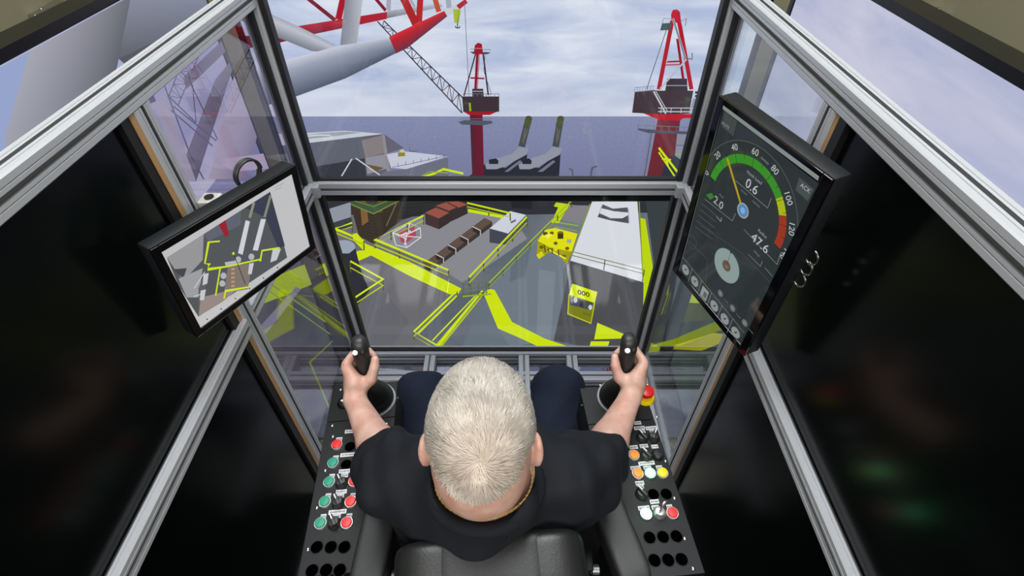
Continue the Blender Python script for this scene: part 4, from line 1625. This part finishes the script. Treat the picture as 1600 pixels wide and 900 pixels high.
TE, RB, OR, YL = (10, 132, 104), (226, 22, 24), (240, 138, 10), (238, 196, 10)
cL = console('left', (-0.404, 0.322), 'left black control console with green and red buttons, beside the operator\'s left arm')
cR = console('right', (0.366, 0.330), 'right black control console with emergency stop and lit green buttons, beside the operator\'s right arm')
for q in ((532, 609), (612, 607), (519, 665), (520, 682), (508, 735), (495, 793), (481, 858), (604, 662)):
    screw(cL, *q)
for q in ((1026.6, 651), (1040, 720), (1054, 778), (1070, 841), (1083, 888), (938, 602), (1012, 601), (992, 890), (949, 675)):
    screw(cR, *q)
button(cL, 527, 696, RB, 'red')
for (x, y) in ((521, 724), (515, 754), (508.5, 785), (501.5, 818.6)):
    button(cL, x, y, TE, 'green')
for (x, y) in ((559, 724), (554, 753), (548.6, 785), (542.5, 818)):
    button(cL, x, y, RB, 'red')
for (x, y) in ((534, 755), (528.5, 786), (522.5, 818)):
    switch(cL, x, y, 28)
for (x, y) in ((547, 698), (541, 726), (495, 855), (517, 855), (538, 855), (487.5, 892), (509.6, 891), (531, 891)):
    hole(cL, x, y)
for (x, y, w_) in ((550, 674, .040), (530, 686.5, .017), (545, 710.6, .046), (525, 715, .015), (560, 714, .015), (538.5, 736.5, .03), (538.5, 743, .018),
                   (519, 744, .014), (558, 743, .014), (533.5, 768.5, .028), (532, 775.5, .018), (513, 774.5, .014), (552, 774, .014),
                   (527.5, 800, .045), (526, 807, .02), (505.5, 807, .014), (546, 806, .014)):
    label_(cL, x, y, w_ * 0.8, 0.009)
# horn button
c_ = on_z(538, 630, ZP)
hb = part('push_button', M_BLACK, cL, lambda b: b.lathe(c_, [(0.0165, 0), (0.0165, 0.003), (0.0145, 0.006), (0.0125, 0.0105), (0.011, 0.0115)], 32), 'black horn button', smooth=True)


def horn(b):
    c = c_ + LZ * 0.0119
    b.rbox(c - LX * 0.0045, (0.0012, 0.002, 0.0002), 0, RY_)
    b.add([c + LX * x + LY * y for x, y in ((-.0035, -.0018), (0, -.0045), (0, .0045), (-.0035, .0018))], [(0, 1, 2, 3)])
    for r in (0.003, 0.0055):
        pts = [c + LX * (0.001 + r * math.cos(a)) * 1 + LY * r * math.sin(a) for a in [-.8 + 1.6 * i / 8 for i in range(9)]]
        b.path(pts, 0.0005, 6)


part('horn_symbol', M_WHITE, hb, horn, 'white horn symbol')

# right console controls
ce = on_z(1007.5, 622, ZP)
es = part('emergency_stop', M_YELLOW, cR, lambda b: b.lathe(ce, [(0.0225, 0), (0.0225, 0.005), (0.0205, 0.0105), (0.012, 0.0115)], 40), 'yellow emergency stop collar', smooth=True)
part('stop_cap', M_REDP, es, lambda b: b.lathe(ce, [(0.010, 0.010), (0.010, 0.020), (0.0165, 0.022), (0.0175, 0.026), (0.0165, 0.032), (0.010, 0.0345), (0.002, 0.035)], 40), 'red mushroom cap', smooth=True)
for (x, y, d_) in ((1002.7, 684.5, 30), (1021, 684, -30), (1009, 713, 32), (1002, 772.5, 32)):
    switch(cR, x, y, d_)
button(cR, 990, 712, OR, 'orange')
button(cR, 996, 741, OR, 'orange')
button(cR, 1034.7, 740, YL, 'yellow')
button(cR, 1027.5, 711.5, (16, 18, 20), 'black')
button(cR, 1050, 802.6, RB, 'red')
button(cR, 1015.5, 740.5, (150, 255, 195), 'lit green', lit=1.35)
button(cR, 1009, 804, (150, 255, 195), 'lit green', lit=1.35)
for (x, y) in ((1015.5, 740.5), (1009, 804)):
    l = bpy.data.lights.new('button_lamp', 'POINT')
    l.energy = 0.012
    l.color = (0.05, 1, 0.25)
    l.shadow_soft_size = 0.008
    lo = bpy.data.objects.new('button_lamp', l)
    C.objects.link(lo)
    lo.location = on_z(x, y, ZP) + LZ * 0.02
switch(cR, 1030, 802, -50, key=True)
for (x, y) in ((1021, 772.5), (1041, 772), (1015, 840), (1036, 839), (1057, 838), (1022.6, 875.6), (1044, 875), (1065, 874)):
    hole(cR, x, y)
for (x, y, w_) in ((996, 661, .02), (999, 669, .03), (1018, 669, .032), (1004, 674, .014), (1019, 674, .014), (990, 699, .022), (1006, 697, .022), (1023, 698, .018), (1010, 724, .042),
                   (993, 731.5, .026), (1011.5, 731, .02), (1030, 730.6, .016), (999.5, 755, .022), (1001, 761.7, .016), (1022.6, 784, .022),
                   (1006, 794, .028), (1024, 793, .018), (1046, 792, .014)):
    label_(cR, x, y, w_ * 0.85, 0.009)


def joystick(t, x, y, s):
    c = Vector((x, y, ZP))
    # base plate, pleated boot, shaped grip
    j = part('joystick', M_RUBBER, t, lambda b: b.lathe(c, [(0.046, 0.004), (0.046, 0.010), (0.042, 0.016), (0.043, 0.020), (0.036, 0.026), (0.038, 0.030), (0.030, 0.038),
                                                            (0.032, 0.042), (0.024, 0.050), (0.025, 0.054), (0.014, 0.064), (0.010, 0.075)], 40), 'black joystick with pleated rubber boot', smooth='all')
    part('base_plate', mat('dull_steel', (130, 132, 134), 0.4, 0.8), j, lambda b: b.lathe(c, [(0.052, 0), (0.052, 0.002), (0.050, 0.004), (0.044, 0.004)], 40), 'steel joystick base ring', smooth=True)

    def grip(b):
        # elliptical sections rising through the fist, leaning slightly forward at the head
        pts = [(0, 0.070, 0.012), (0, 0.085, 0.0150), (0, 0.100, 0.0160), (0.001, 0.125, 0.0160), (0.003, 0.145, 0.0175), (0.006, 0.165, 0.0195), (0.010, 0.185, 0.0205),
               (0.013, 0.200, 0.0190), (0.0145, 0.208, 0.0150), (0.015, 0.212, 0.0075)]
        vs, fs, n = [], [], 28
        for (yy, zz, r) in pts:
            for k in range(n):
                a = 2 * math.pi * k / n
                fl = -0.25 * r * max(0, -math.sin(a)) ** 2 if zz > 0.15 else 0
                vs.append(c + LX * (r * 0.92 * math.cos(a)) + LY * (yy + (r * 1.12) * math.sin(a) - fl) + LZ * zz)
        for i in range(len(pts) - 1):
            for k in range(n):
                k2 = (k + 1) % n
                fs.append((i * n + k, i * n + k2, (i + 1) * n + k2, (i + 1) * n + k))
        fs.append(tuple(reversed(range(n))))
        fs.append(tuple((len(pts) - 1) * n + k for k in range(n)))
        b.add(vs, fs)
    part('grip', M_RUBBER, j, grip, 'black moulded grip', smooth='all')
    ax_ = (-LY * 0.75 + LZ * 0.65).normalized()
    for k, m in ((-1, M_WHITE), (1, M_BLACK)):
        cc = c + LX * (0.0075 * k) + LY * (-0.006) + LZ * 0.190
        part('thumb_button', m, j, lambda b: b.lathe(cc, [(0.0058, -0.006), (0.0058, 0.002), (0.004, 0.0032)], 20, axis=ax_), 'white thumb button' if k < 0 else 'black thumb button', smooth=True)


JL = (-0.333, 0.716)
JR = (0.258, 0.722)
joystick(cL, JL[0], JL[1], -1)
joystick(cR, JR[0], JR[1], 1)


# ------------------------------------------------------------------ the operator
class Vol:
    def __init__(s, lo, hi, h):
        s.lo = np.array(lo, float)
        s.h = h
        s.n = np.ceil((np.array(hi) - s.lo) / h).astype(int) + 1
        s.F = np.full(s.n, 1.0, np.float32)

    def block(s, lo, hi):
        a = np.maximum(np.floor((np.array(lo) - s.lo) / s.h).astype(int), 0)
        b = np.minimum(np.ceil((np.array(hi) - s.lo) / s.h).astype(int) + 1, s.n)
        sl_ = tuple(slice(x, y) for x, y in zip(a, b))
        g = [(np.arange(a[i], b[i]) * s.h + s.lo[i]).astype(np.float32) for i in range(3)]
        X, Y, Z = np.meshgrid(*g, indexing='ij', sparse=True)
        return sl_, X, Y, Z

    def merge(s, sl_, d, k):
        A = s.F[sl_]
        if k > 0:
            h = np.clip(0.5 + 0.5 * (A - d) / k, 0, 1)
            s.F[sl_] = A * (1 - h) + d * h - k * h * (1 - h)
        else:
            s.F[sl_] = np.minimum(A, d)

    def carve(s, sl_, d, k):
        A = s.F[sl_]
        d = -d
        h = np.clip(0.5 + 0.5 * (d - A) / k, 0, 1)
        s.F[sl_] = A * (1 - h) + d * h + k * h * (1 - h)

    def cap(s, a, b, ra, rb=None, k=0.012, cut=None, carve=False, flat=None):
        rb = ra if rb is None else rb
        a, b = np.array(a, float), np.array(b, float)
        m = max(ra, rb) + k + 3 * s.h
        sl_, X, Y, Z = s.block(np.minimum(a, b) - m, np.maximum(a, b) + m)
        ab = b - a
        L2 = max(float(ab @ ab), 1e-12)
        t = np.clip(((X - a[0]) * ab[0] + (Y - a[1]) * ab[1] + (Z - a[2]) * ab[2]) / L2, 0, 1)
        d = np.sqrt((X - a[0] - t * ab[0]) ** 2 + (Y - a[1] - t * ab[1]) ** 2 + (Z - a[2] - t * ab[2]) ** 2) - (ra + (rb - ra) * t)
        if cut is not None:   # keep only the side where (p-c).n < 0
            cc, nn = np.array(cut[0]), np.array(cut[1], float)
            nn = nn / np.linalg.norm(nn)
            pd = (X - cc[0]) * nn[0] + (Y - cc[1]) * nn[1] + (Z - cc[2]) * nn[2]
            d = np.maximum(d, pd)
        if carve:
            s.carve(sl_, d, k)
        else:
            s.merge(sl_, d.astype(np.float32), k)

    def ell(s, c, r, R=None, k=0.015, carve=False):
        c, r = np.array(c, float), np.array(r, float)
        m = r.max() + k + 3 * s.h
        sl_, X, Y, Z = s.block(c - m, c + m)
        R = np.eye(3) if R is None else np.array(R)
        x, y, z = X - c[0], Y - c[1], Z - c[2]
        q = [R[0, i] * x + R[1, i] * y + R[2, i] * z for i in range(3)]   # local coords
        k0 = np.sqrt(sum((q[i] / r[i]) ** 2 for i in range(3)))
        k1 = np.sqrt(sum((q[i] / r[i] ** 2) ** 2 for i in range(3)))
        d = (k0 * (k0 - 1) / np.maximum(k1, 1e-6)).astype(np.float32)
        if carve:
            s.carve(sl_, d, k)
        else:
            s.merge(sl_, d, k)

    def ripple(s, amp, waves):
        g = [(np.arange(s.n[i]) * s.h + s.lo[i]).astype(np.float32) for i in range(3)]
        X, Y, Z = np.meshgrid(*g, indexing='ij', sparse=True)
        N = 0
        for (dx, dy, dz, f, ph, w_) in waves:
            N = N + w_ * np.sin(f * (dx * X + dy * Y + dz * Z) + ph + 1.3 * np.sin(17 * X + 11 * Z + ph) + 1.1 * np.sin(13 * Y - 9 * X + 2 * ph))
        s.F += (amp * N).astype(np.float32)

    def mesh(s):
        F = s.F
        ins = F < 0
        n = s.n
        c = np.zeros(n - 1, np.int8)
        for i in (0, 1):
            for j in (0, 1):
                for k in (0, 1):
                    c += ins[i:n[0] - 1 + i, j:n[1] - 1 + j, k:n[2] - 1 + k]
        act = (c > 0) & (c < 8)
        idx = np.full(n - 1, -1, np.int32)
        I = np.argwhere(act)
        idx[act] = np.arange(len(I))
        acc = np.zeros((len(I), 3))
        cnt = np.zeros(len(I))
        cor = [(i, j, k) for i in (0, 1) for j in (0, 1) for k in (0, 1)]
        val = {q: F[I[:, 0] + q[0], I[:, 1] + q[1], I[:, 2] + q[2]].astype(float) for q in cor}
        for q in cor:
            for ax_ in range(3):
                if q[ax_] == 0:
                    r = list(q)
                    r[ax_] = 1
                    r = tuple(r)
                    a, b = val[q], val[r]
                    m = (a < 0) != (b < 0)
                    t = np.where(m, a / np.where(m, a - b, 1), 0)
                    p_ = np.array(q, float)[None, :].repeat(len(I), 0)
                    p_[:, ax_] += t
                    acc += p_ * m[:, None]
                    cnt += m
        V = s.lo + (I + acc / cnt[:, None]) * s.h
        Fs = []
        for ax_ in range(3):
            o = [i for i in range(3) if i != ax_]
            sa = [slice(0, n[i]) for i in range(3)]
            sb = [slice(0, n[i]) for i in range(3)]
            sa[ax_] = slice(0, n[ax_] - 1)
            sb[ax_] = slice(1, n[ax_])
            ch = ins[tuple(sa)] != ins[tuple(sb)]
            E_ = np.argwhere(ch)
            E_ = E_[(E_[:, o[0]] > 0) & (E_[:, o[1]] > 0) & (E_[:, o[0]] < n[o[0]] - 1) & (E_[:, o[1]] < n[o[1]] - 1)]

            def g(d0, d1):
                q = E_.copy()
                q[:, o[0]] -= d0
                q[:, o[1]] -= d1
                return idx[q[:, 0], q[:, 1], q[:, 2]]
            quad = np.stack([g(1, 1), g(0, 1), g(0, 0), g(1, 0)], 1)
            fl = ins[E_[:, 0], E_[:, 1], E_[:, 2]]
            if ax_ == 1:
                fl = ~fl
            quad[~fl] = quad[~fl][:, ::-1]
            Fs.append(quad)
        return V, np.concatenate(Fs)

    def build(s, name, m, parent=None, label=None, relax=2):
        V, Q = s.mesh()
        # light Laplacian relaxation
        for _ in range(relax):
            acc = np.zeros_like(V)
            cnt = np.zeros(len(V))
            for a, b in ((0, 1), (1, 2), (2, 3), (3, 0)):
                np.add.at(acc, Q[:, a], V[Q[:, b]])
                np.add.at(acc, Q[:, b], V[Q[:, a]])
                np.add.at(cnt, Q[:, a], 1)
                np.add.at(cnt, Q[:, b], 1)
            V = 0.5 * V + 0.5 * acc / np.maximum(cnt, 1)[:, None]
        off = np.array(root_loc(parent)) if parent is not None else 0
        V = V - off
        me = bpy.data.meshes.new(name)
        me.vertices.add(len(V))
        me.vertices.foreach_set('co', V.astype(np.float32).ravel())
        me.loops.add(Q.size)
        me.loops.foreach_set('vertex_index', Q.astype(np.int32).ravel())
        me.polygons.add(len(Q))
        me.polygons.foreach_set('loop_start', np.arange(0, Q.size, 4, dtype=np.int32))
        me.polygons.foreach_set('use_smooth', np.ones(len(Q), bool))
        me.update(calc_edges=True)
        me.validate()
        me.materials.append(m)
        o = bpy.data.objects.new(name, me)
        C.objects.link(o)
        if parent is not None:
            o.parent = parent
        if label:
            o['label'] = label
        return o


HC = np.array([-0.046, 0.404, 1.566])
hp = math.radians(-16)
HR = np.array([[1, 0, 0], [0, math.cos(hp), -math.sin(hp)], [0, math.sin(hp), math.cos(hp)]])   # columns: right, forward, up


def hd(x, y, z):
    return HC + HR @ np.array([x, y, z])


shL, elL, wrL = np.array([-0.193, 0.408, 1.405]), np.array([-0.253, 0.505, 1.262]), np.array([-0.349, 0.655, 1.272])
shR, elR, wrR = np.array([0.108, 0.412, 1.405]), np.array([0.176, 0.512, 1.262]), np.array([0.264, 0.662, 1.272])
hipL, hipR = np.array([-0.135, 0.50, 0.885]), np.array([0.055, 0.50, 0.885])
knL, knR = np.array([-0.268, 0.885, 0.945]), np.array([0.140, 0.905, 0.950])
anL, anR = np.array([-0.262, 0.985, 0.600]), np.array([0.150, 1.005, 0.600])

body = Vol((-0.45, 0.22, 0.50), (0.37, 1.12, 1.72), 0.004)
# head
body.ell(HC, (0.074, 0.097, 0.099), HR, 0)
body.ell(hd(0, 0.034, -0.052), (0.058, 0.066, 0.070), HR, 0.03)
body.ell(hd(0, 0.062, -0.098), (0.030, 0.030, 0.022), HR, 0.025)
body.ell(hd(0, -0.040, -0.045), (0.060, 0.052, 0.062), HR, 0.03)
body.cap(hd(0, 0.092, -0.004), hd(0, 0.117, -0.040), 0.008, 0.012, 0.012)
for s_ in (-1, 1):
    body.cap(hd(s_ * 0.005, 0.108, -0.044), hd(s_ * 0.012, 0.102, -0.045), 0.008, 0.008, 0.006)
    body.cap(hd(s_ * 0.012, 0.090, 0.018), hd(s_ * 0.046, 0.076, 0.016), 0.008, 0.007, 0.012)
    body.ell(hd(s_ * 0.031, 0.094, -0.002), (0.016, 0.014, 0.012), HR, 0.006, carve=True)
    body.ell(hd(s_ * 0.031, 0.080, -0.002), (0.0125, 0.0125, 0.0125), HR, 0.003)
    Re = HR @ np.array(Matrix.Rotation(s_ * 0.42, 3, 'Z'))
    body.ell(hd(s_ * 0.082, -0.006, -0.030), (0.0085, 0.019, 0.033), Re, 0.006)
    body.ell(hd(s_ * 0.092, 0.000, -0.024), (0.006, 0.010, 0.017), Re, 0.004, carve=True)
body.cap(hd(-0.018, 0.098, -0.070), hd(0.018, 0.098, -0.070), 0.0065, 0.0065, 0.007)
body.cap(hd(-0.014, 0.096, -0.080), hd(0.014, 0.096, -0.080), 0.0075, 0.0075, 0.006)
# neck, trunk
body.cap((-0.042, 0.372, 1.43), hd(0, -0.022, -0.045), 0.062, 0.058, 0.03)
body.cap((-0.0435, 0.384, 1.43), (-0.0435, 0.380, 1.458), 0.080, 0.066, 0.02)
body.ell((-0.042, 0.398, 1.418), (0.110, 0.060, 0.050), None, 0.05)
body.ell((-0.040, 0.430, 1.27), (0.140, 0.080, 0.17), None, 0.05)
body.ell((-0.038, 0.465, 1.04), (0.135, 0.10, 0.17), None, 0.05)
body.ell((-0.040, 0.49, 0.905), (0.15, 0.11, 0.095), None, 0.05)
for sh, el, wr in ((shL, elL, wrL), (shR, elR, wrR)):
    body.cap(sh, el, 0.045, 0.036, 0.02)
    mid_ = el * .68 + wr * .32
    body.cap(el, mid_, 0.037, 0.0385, 0.012)
    body.cap(mid_, wr, 0.0385, 0.0235, 0.012)
for hi_, kn, an in ((hipL, knL, anL), (hipR, knR, anR)):
    body.cap(hi_, kn, 0.078, 0.055, 0.03)
    body.cap(kn, an, 0.052, 0.036, 0.02)
    body.cap(an, an + np.array([0, 0.02, -0.05]), 0.036, 0.034, 0.02)


def hand(V, J, wr, s):
    """s=-1 left hand: palm on the outer rear side of the stick, fingers round its front, thumb on the inner side"""
    ax0 = np.array([J[0], J[1] + 0.002, 0])

    def P(deg, r, z):      # deg measured for the right hand, mirrored for the left
        a = math.radians(deg)
        return ax0 + np.array([s * r * math.cos(a), r * math.sin(a), z])
    # palm: thick slab from the wrist to the knuckles on the outer side
    V.cap(wr, P(-62, 0.040, 1.283), 0.0235, 0.0235, 0.010)
    V.cap(P(-62, 0.040, 1.275), P(-20, 0.036, 1.272), 0.021, 0.015, 0.010)
    V.cap(P(-62, 0.041, 1.292), P(-15, 0.037, 1.296), 0.022, 0.014, 0.010)
    V.cap(P(-66, 0.040, 1.306), P(-18, 0.037, 1.322), 0.018, 0.013, 0.010)
    # four fingers, three bones each, wrapped counter-clockwise to the front and inner side
    for i, (z, r, sc) in enumerate(((1.332, 0.0092, 1.0), (1.313, 0.0095, 1.06), (1.294, 0.0090, 1.0), (1.277, 0.0080, 0.86))):
        a0 = -12
        k0 = P(a0, 0.036, z - 0.002)
        k1 = P(a0 + 62 * sc, 0.034, z)
        k2 = P(a0 + 118 * sc, 0.0285, z - 0.001)
        k3 = P(a0 + 158 * sc, 0.0275, z - 0.002)
        V.cap(k0, k1, r + 0.0012, r, 0.003)
        V.cap(k1, k2, r, r * .93, 0.002)
        V.cap(k2, k3, r * .93, r * .80, 0.002)
    # thumb: leaves the side of the palm near the wrist, lies up the inner rear side of the grip
    t0 = P(-82, 0.040, 1.288)
    t1 = P(-122, 0.037, 1.305)
    t2 = P(-150, 0.033, 1.328)
    t3 = P(-172, 0.0305, 1.342)
    V.cap(t0, t1, 0.0175, 0.0130, 0.010)
    V.cap(t1, t2, 0.0128, 0.0108, 0.004)
    V.cap(t2, t3, 0.0108, 0.0092, 0.003)


hand(body, JL, wrL, -1)
hand(body, JR, wrR, 1)
person = body.build('person', M_SKIN)
person['label'] = 'white-haired person in a black t-shirt seated in the cab, gripping both joysticks'
person['category'] = 'person'
for s_ in (-1, 1):
    c = Vector(hd(s_ * 0.031, 0.082, -0.002))
    e = part('eye', M_EYE, person, lambda b: b.lathe(c, [(0.001, -.0118), (.006, -.010), (.0105, -.005), (0.0118, 0), (.0105, .005), (.006, .010), (0.001, .0118)], 20), smooth='all')

# shirt
sh_ = Vol((-0.40, 0.20, 0.80), (0.34, 0.66, 1.55), 0.005)
sh_.ell((-0.042, 0.402, 1.418), (0.140, 0.088, 0.070), None, 0)
sh_.cap((-0.0435, 0.392, 1.395), (-0.0435, 0.384, 1.450), 0.118, 0.094, 0.03)
sh_.ell((-0.042, 0.420, 1.28), (0.185, 0.102, 0.19), None, 0.05)
sh_.ell((-0.040, 0.470, 1.04), (0.160, 0.122, 0.18), None, 0.05)
sh_.ell((-0.040, 0.48, 0.92), (0.168, 0.122, 0.09), None, 0.05)
for sh, el, wr in ((shL, elL, wrL), (shR, elR, wrR)):
    ax_ = (wr - el) / np.linalg.norm(wr - el)
    sh_.cap(sh, el * .9 + sh * .1, 0.070, 0.059, 0.045)
    sh_.cap(el * .85 + sh * .15, el + ax_ * 0.06, 0.058, 0.053, 0.02, cut=(el + ax_ * 0.024, tuple(ax_ + np.array([0, 0.35, -0.15]))))
sh_.ripple(0.0065, [(0.7, 0.5, -0.5, 55, 0.4, 1.0), (-0.6, 0.7, 0.3, 80, 1.9, .7), (0.2, -0.6, 0.8, 38, 3.1, .9), (1, .2, .1, 110, .2, .35)])
sh_.cap((-0.0435, 0.376, 1.40), (-0.0445, 0.376, 1.58), 0.0785, 0.0810, 0.004, carve=True, cut=((-0.0435, 0.376, 1.446), (0, 0.28, -0.95)))
shirt = sh_.build('tshirt', M_SHIRT, person, 'black short-sleeved t-shirt', relax=2)


def collar(b):
    pts = []
    for i in range(65):
        a = 2 * math.pi * i / 64
        pts.append(Vector((-0.0435, 0.375, 1.462)) + Vector((0.086 * math.cos(a), 0.0, 0)) + Vector((0, 0.94, -0.22)) * 0.087 * math.sin(a))
    b.path(pts, 0.0110, 10, caps=False, sx=1.0)


part('collar', M_SHIRT, shirt, collar, 'ribbed round collar', smooth='all')

# trousers
tr = Vol((-0.40, 0.34, 0.52), (0.29, 1.12, 1.10), 0.006)
tr.ell((-0.040, 0.48, 0.905), (0.165, 0.125, 0.10), None, 0)
for hi_, kn, an in ((hipL, knL, anL), (hipR, knR, anR)):
    tr.cap(hi_, kn, 0.096, 0.074, 0.04)
    tr.cap(kn, an, 0.072, 0.060, 0.03, cut=(an, tuple(an - kn)))
tr.ripple(0.0035, [(0.3, 0.9, -0.2, 45, 0.4, 1.0), (-0.7, 0.6, 0.3, 65, 1.9, .6), (0.2, 0.4, 0.8, 30, 3.1, .9)])
tr.build('trousers', M_JEANS, person, 'dark navy trousers')
for an in (anL, anR):
    a = Vector(an)

    def shoe(b):
        pts = [a + Vector((0, -0.055, -0.066)), a + Vector((0, -0.02, -0.060)), a + Vector((0, 0.05, -0.062)), a + Vector((0, 0.12, -0.070)), a + Vector((0, 0.175, -0.080)), a + Vector((0, 0.195, -0.086))]
        b.path(pts, [0.030, 0.042, 0.042, 0.038, 0.030, 0.014], 20)
    part('shoe', M_SHOE, person, shoe, smooth='all')


# hair: scalp cap and short strands flowing away from a whorl at the crown
def hair(b):
    pass


hairM = bpy.data.materials.new('white_blond_hair')
hairM.use_nodes = True
nt = hairM.node_tree
bs = nt.nodes['Principled BSDF']
vc = nt.nodes.new('ShaderNodeVertexColor')
vc.layer_name = 'Col'
nt.links.new(vc.outputs['Color'], bs.inputs['Base Color'])
bs.inputs['Roughness'].default_value = 0.55
bs.inputs['Specular IOR Level'].default_value = 0.3

rad = np.array([0.0755, 0.0985, 0.1005])
rad2 = np.array([0.0615, 0.0535, 0.0635])
c2 = np.array([0, -0.040, -0.045])


def skull(dirs):
    """distance of the scalp along unit directions from the head centre (union of cranium and occiput)"""
    t1 = 1 / np.sqrt(((dirs / rad) ** 2).sum(1))
    o = -c2
    A = ((dirs / rad2) ** 2).sum(1)
    B = 2 * ((dirs * o) / rad2 ** 2).sum(1)
    Cc_ = (o ** 2 / rad2 ** 2).sum() - 1
    D = B * B - 4 * A * Cc_
    t2 = np.where(D > 0, (-B + np.sqrt(np.maximum(D, 0))) / (2 * A), 0)
    m = np.maximum(t1, t2)
    k = 0.028
    h = np.clip(0.5 + 0.5 * (t1 - t2) / k, 0, 1)
    return t2 * (1 - h) + t1 * h + k * h * (1 - h)


def hair_ok(P_):
    x, y, z = P_[:, 0], P_[:, 1], P_[:, 2]
    front = z > (0.045 + 0.0 * x) + np.abs(x) * -0.25
    ok = np.where(y > 0.040, front & (z > 0.048 - np.abs(x) * .2), True)
    ok &= np.where((y > -0.012) & (y <= 0.040), z > 0.004 + (y + 0.012) * 0.3, True)
    ok &= np.where(y <= -0.012, z > np.minimum(-0.006 + 0.9 * (y + 0.09), 0.014), True)
    return ok


hb_ = MB().use(hairM)
# cap
n1, n2 = 96, 64
dirs = []
for i in range(n2 + 1):
    ph = -math.pi / 2 + math.pi * i / n2
    for j in range(n1):
        th = 2 * math.pi * j / n1
        dirs.append((math.cos(ph) * math.cos(th), math.cos(ph) * math.sin(th), math.sin(ph)))
dirs = np.array(dirs)
T = skull(dirs)
Pc = dirs * T[:, None]
okv = hair_ok(Pc)
Pc = Pc * np.where(okv, 1 + 0.0015 / T, 1 - 0.004 / T)[:, None]
fs = []
for i in range(n2):
    for j in range(n1):
        j2 = (j + 1) % n1
        q = (i * n1 + j, i * n1 + j2, (i + 1) * n1 + j2, (i + 1) * n1 + j)
        if sum(okv[k] for k in q) >= 2:
            fs.append(q)
WH = np.array([0.05, -0.93, 0.34])
WH /= np.linalg.norm(WH)
Pw = HC + Pc @ HR.T
dw = np.arccos(np.clip(dirs @ WH, -1, 1))
base_c = np.array(lin((182, 170, 150))[:3])
scalp = np.array(lin((206, 168, 144))[:3])
wgt = np.exp(-(dw / 0.12) ** 2)[:, None] * 0.5
colc = base_c * (1 - wgt) + scalp * wgt
hb_.add([tuple(q) for q in Pw], fs, [tuple(c) + (1,) for c in colc])
# strands
NS = 34000
d0 = rng.normal(size=(NS * 2, 3))
d0 /= np.linalg.norm(d0, axis=1)[:, None]
P0 = d0 * skull(d0)[:, None]
keep = hair_ok(P0)
d0, P0 = d0[keep][:NS], P0[keep][:NS]
N0 = d0.copy()
N0 /= np.linalg.norm(N0, axis=1)[:, None]
flow = d0 - WH
flow -= (flow * N0).sum(1)[:, None] * N0
fl_ = np.linalg.norm(flow, axis=1)[:, None]
flow = flow / np.maximum(fl_, 1e-5)
swirl = np.cross(N0, flow)
dang = np.arccos(np.clip(d0 @ WH, -1, 1))
flow = flow + swirl * (0.55 * np.exp(-dang / 0.35))[:, None] + swirl * (0.22 * np.sin(d0[:, 0] * 9 + d0[:, 1] * 7))[:, None]
# clumps lean together
cl_seed = rng.normal(size=(900, 3))
cl_seed /= np.linalg.norm(cl_seed, axis=1)[:, None]
ci = np.argmax(d0 @ cl_seed.T, axis=1)
clj = rng.normal(size=(900, 3)) * 0.20
flow = flow + clj[ci] + rng.normal(size=flow.shape) * 0.16
flow -= (flow * N0).sum(1)[:, None] * N0
flow /= np.linalg.norm(flow, axis=1)[:, None]
front_len = 0.020 + 0.012 * np.clip(P0[:, 1] / 0.09, 0, 1) * np.clip(P0[:, 2] / 0.06, 0, 1) - 0.008 * np.clip(-P0[:, 2] / 0.06, 0, 1)
ln_ = front_len * rng.uniform(0.75, 1.2, len(P0))
lift = rng.uniform(0.16, 0.36, len(P0)) + 0.25 * np.clip(P0[:, 1] / 0.08, 0, 1) * np.clip(P0[:, 2] / 0.05, 0, 1)
wd_ = rng.uniform(0.00035, 0.0006, len(P0))
cbright = rng.uniform(0.78, 1.12, len(P0)) * (1 + 0.16 * clj[ci][:, 0] / 0.20)
rgb = np.array(lin((178, 171, 162))[:3])[None] * cbright[:, None]
ww = np.exp(-(dang / 0.5) ** 2)[:, None] * 0.28
rgb = rgb * (1 - ww) + np.array(lin((216, 188, 164))[:3]) * ww
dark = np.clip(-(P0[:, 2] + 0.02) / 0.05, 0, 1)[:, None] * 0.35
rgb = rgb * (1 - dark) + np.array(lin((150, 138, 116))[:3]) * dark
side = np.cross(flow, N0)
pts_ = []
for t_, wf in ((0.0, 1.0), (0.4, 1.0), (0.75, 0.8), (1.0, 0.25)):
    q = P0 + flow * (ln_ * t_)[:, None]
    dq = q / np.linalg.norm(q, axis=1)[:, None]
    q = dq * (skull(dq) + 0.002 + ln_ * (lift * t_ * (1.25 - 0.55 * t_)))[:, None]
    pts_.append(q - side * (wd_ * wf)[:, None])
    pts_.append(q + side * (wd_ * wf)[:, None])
A_ = np.stack(pts_, 1) @ HR.T + HC
base_i = len(hb_.v)
vsl = A_.reshape(-1, 3).tolist()
hb_.v += [tuple(v) for v in vsl]
for i in range(len(P0)):
    o = base_i + i * 8
    c = (rgb[i, 0], rgb[i, 1], rgb[i, 2], 1)
    for k in (0, 2, 4):
        hb_.f.append((o + k, o + k + 1, o + k + 3, o + k + 2))
        hb_.m.append(0)
        hb_.c.append([c] * 4)
hb_.build('hair', None, person, 'short white-blond hair with a crown whorl', smooth='all')


# necklace
def chain(b):
    n = 110
    for i in range(n):
        a = 2 * math.pi * i / n
        c = Vector((-0.0435, 0.374, 1.483)) + Vector((0.0750, 0, 0)) * math.cos(a) + Vector((0, 0.94, -0.24)) * 0.0765 * math.sin(a)
        tn = (Vector((-1, 0, 0)) * math.sin(a) + Vector((0, 0.92, -0.30)) * math.cos(a)).normalized()
        b.path([c - tn * 0.0018, c + tn * 0.0018], 0.0020 if i % 2 else 0.0014, 6)


neck = part('necklace', M_GOLDC, person, chain, 'thin gold chain necklace', smooth=True)
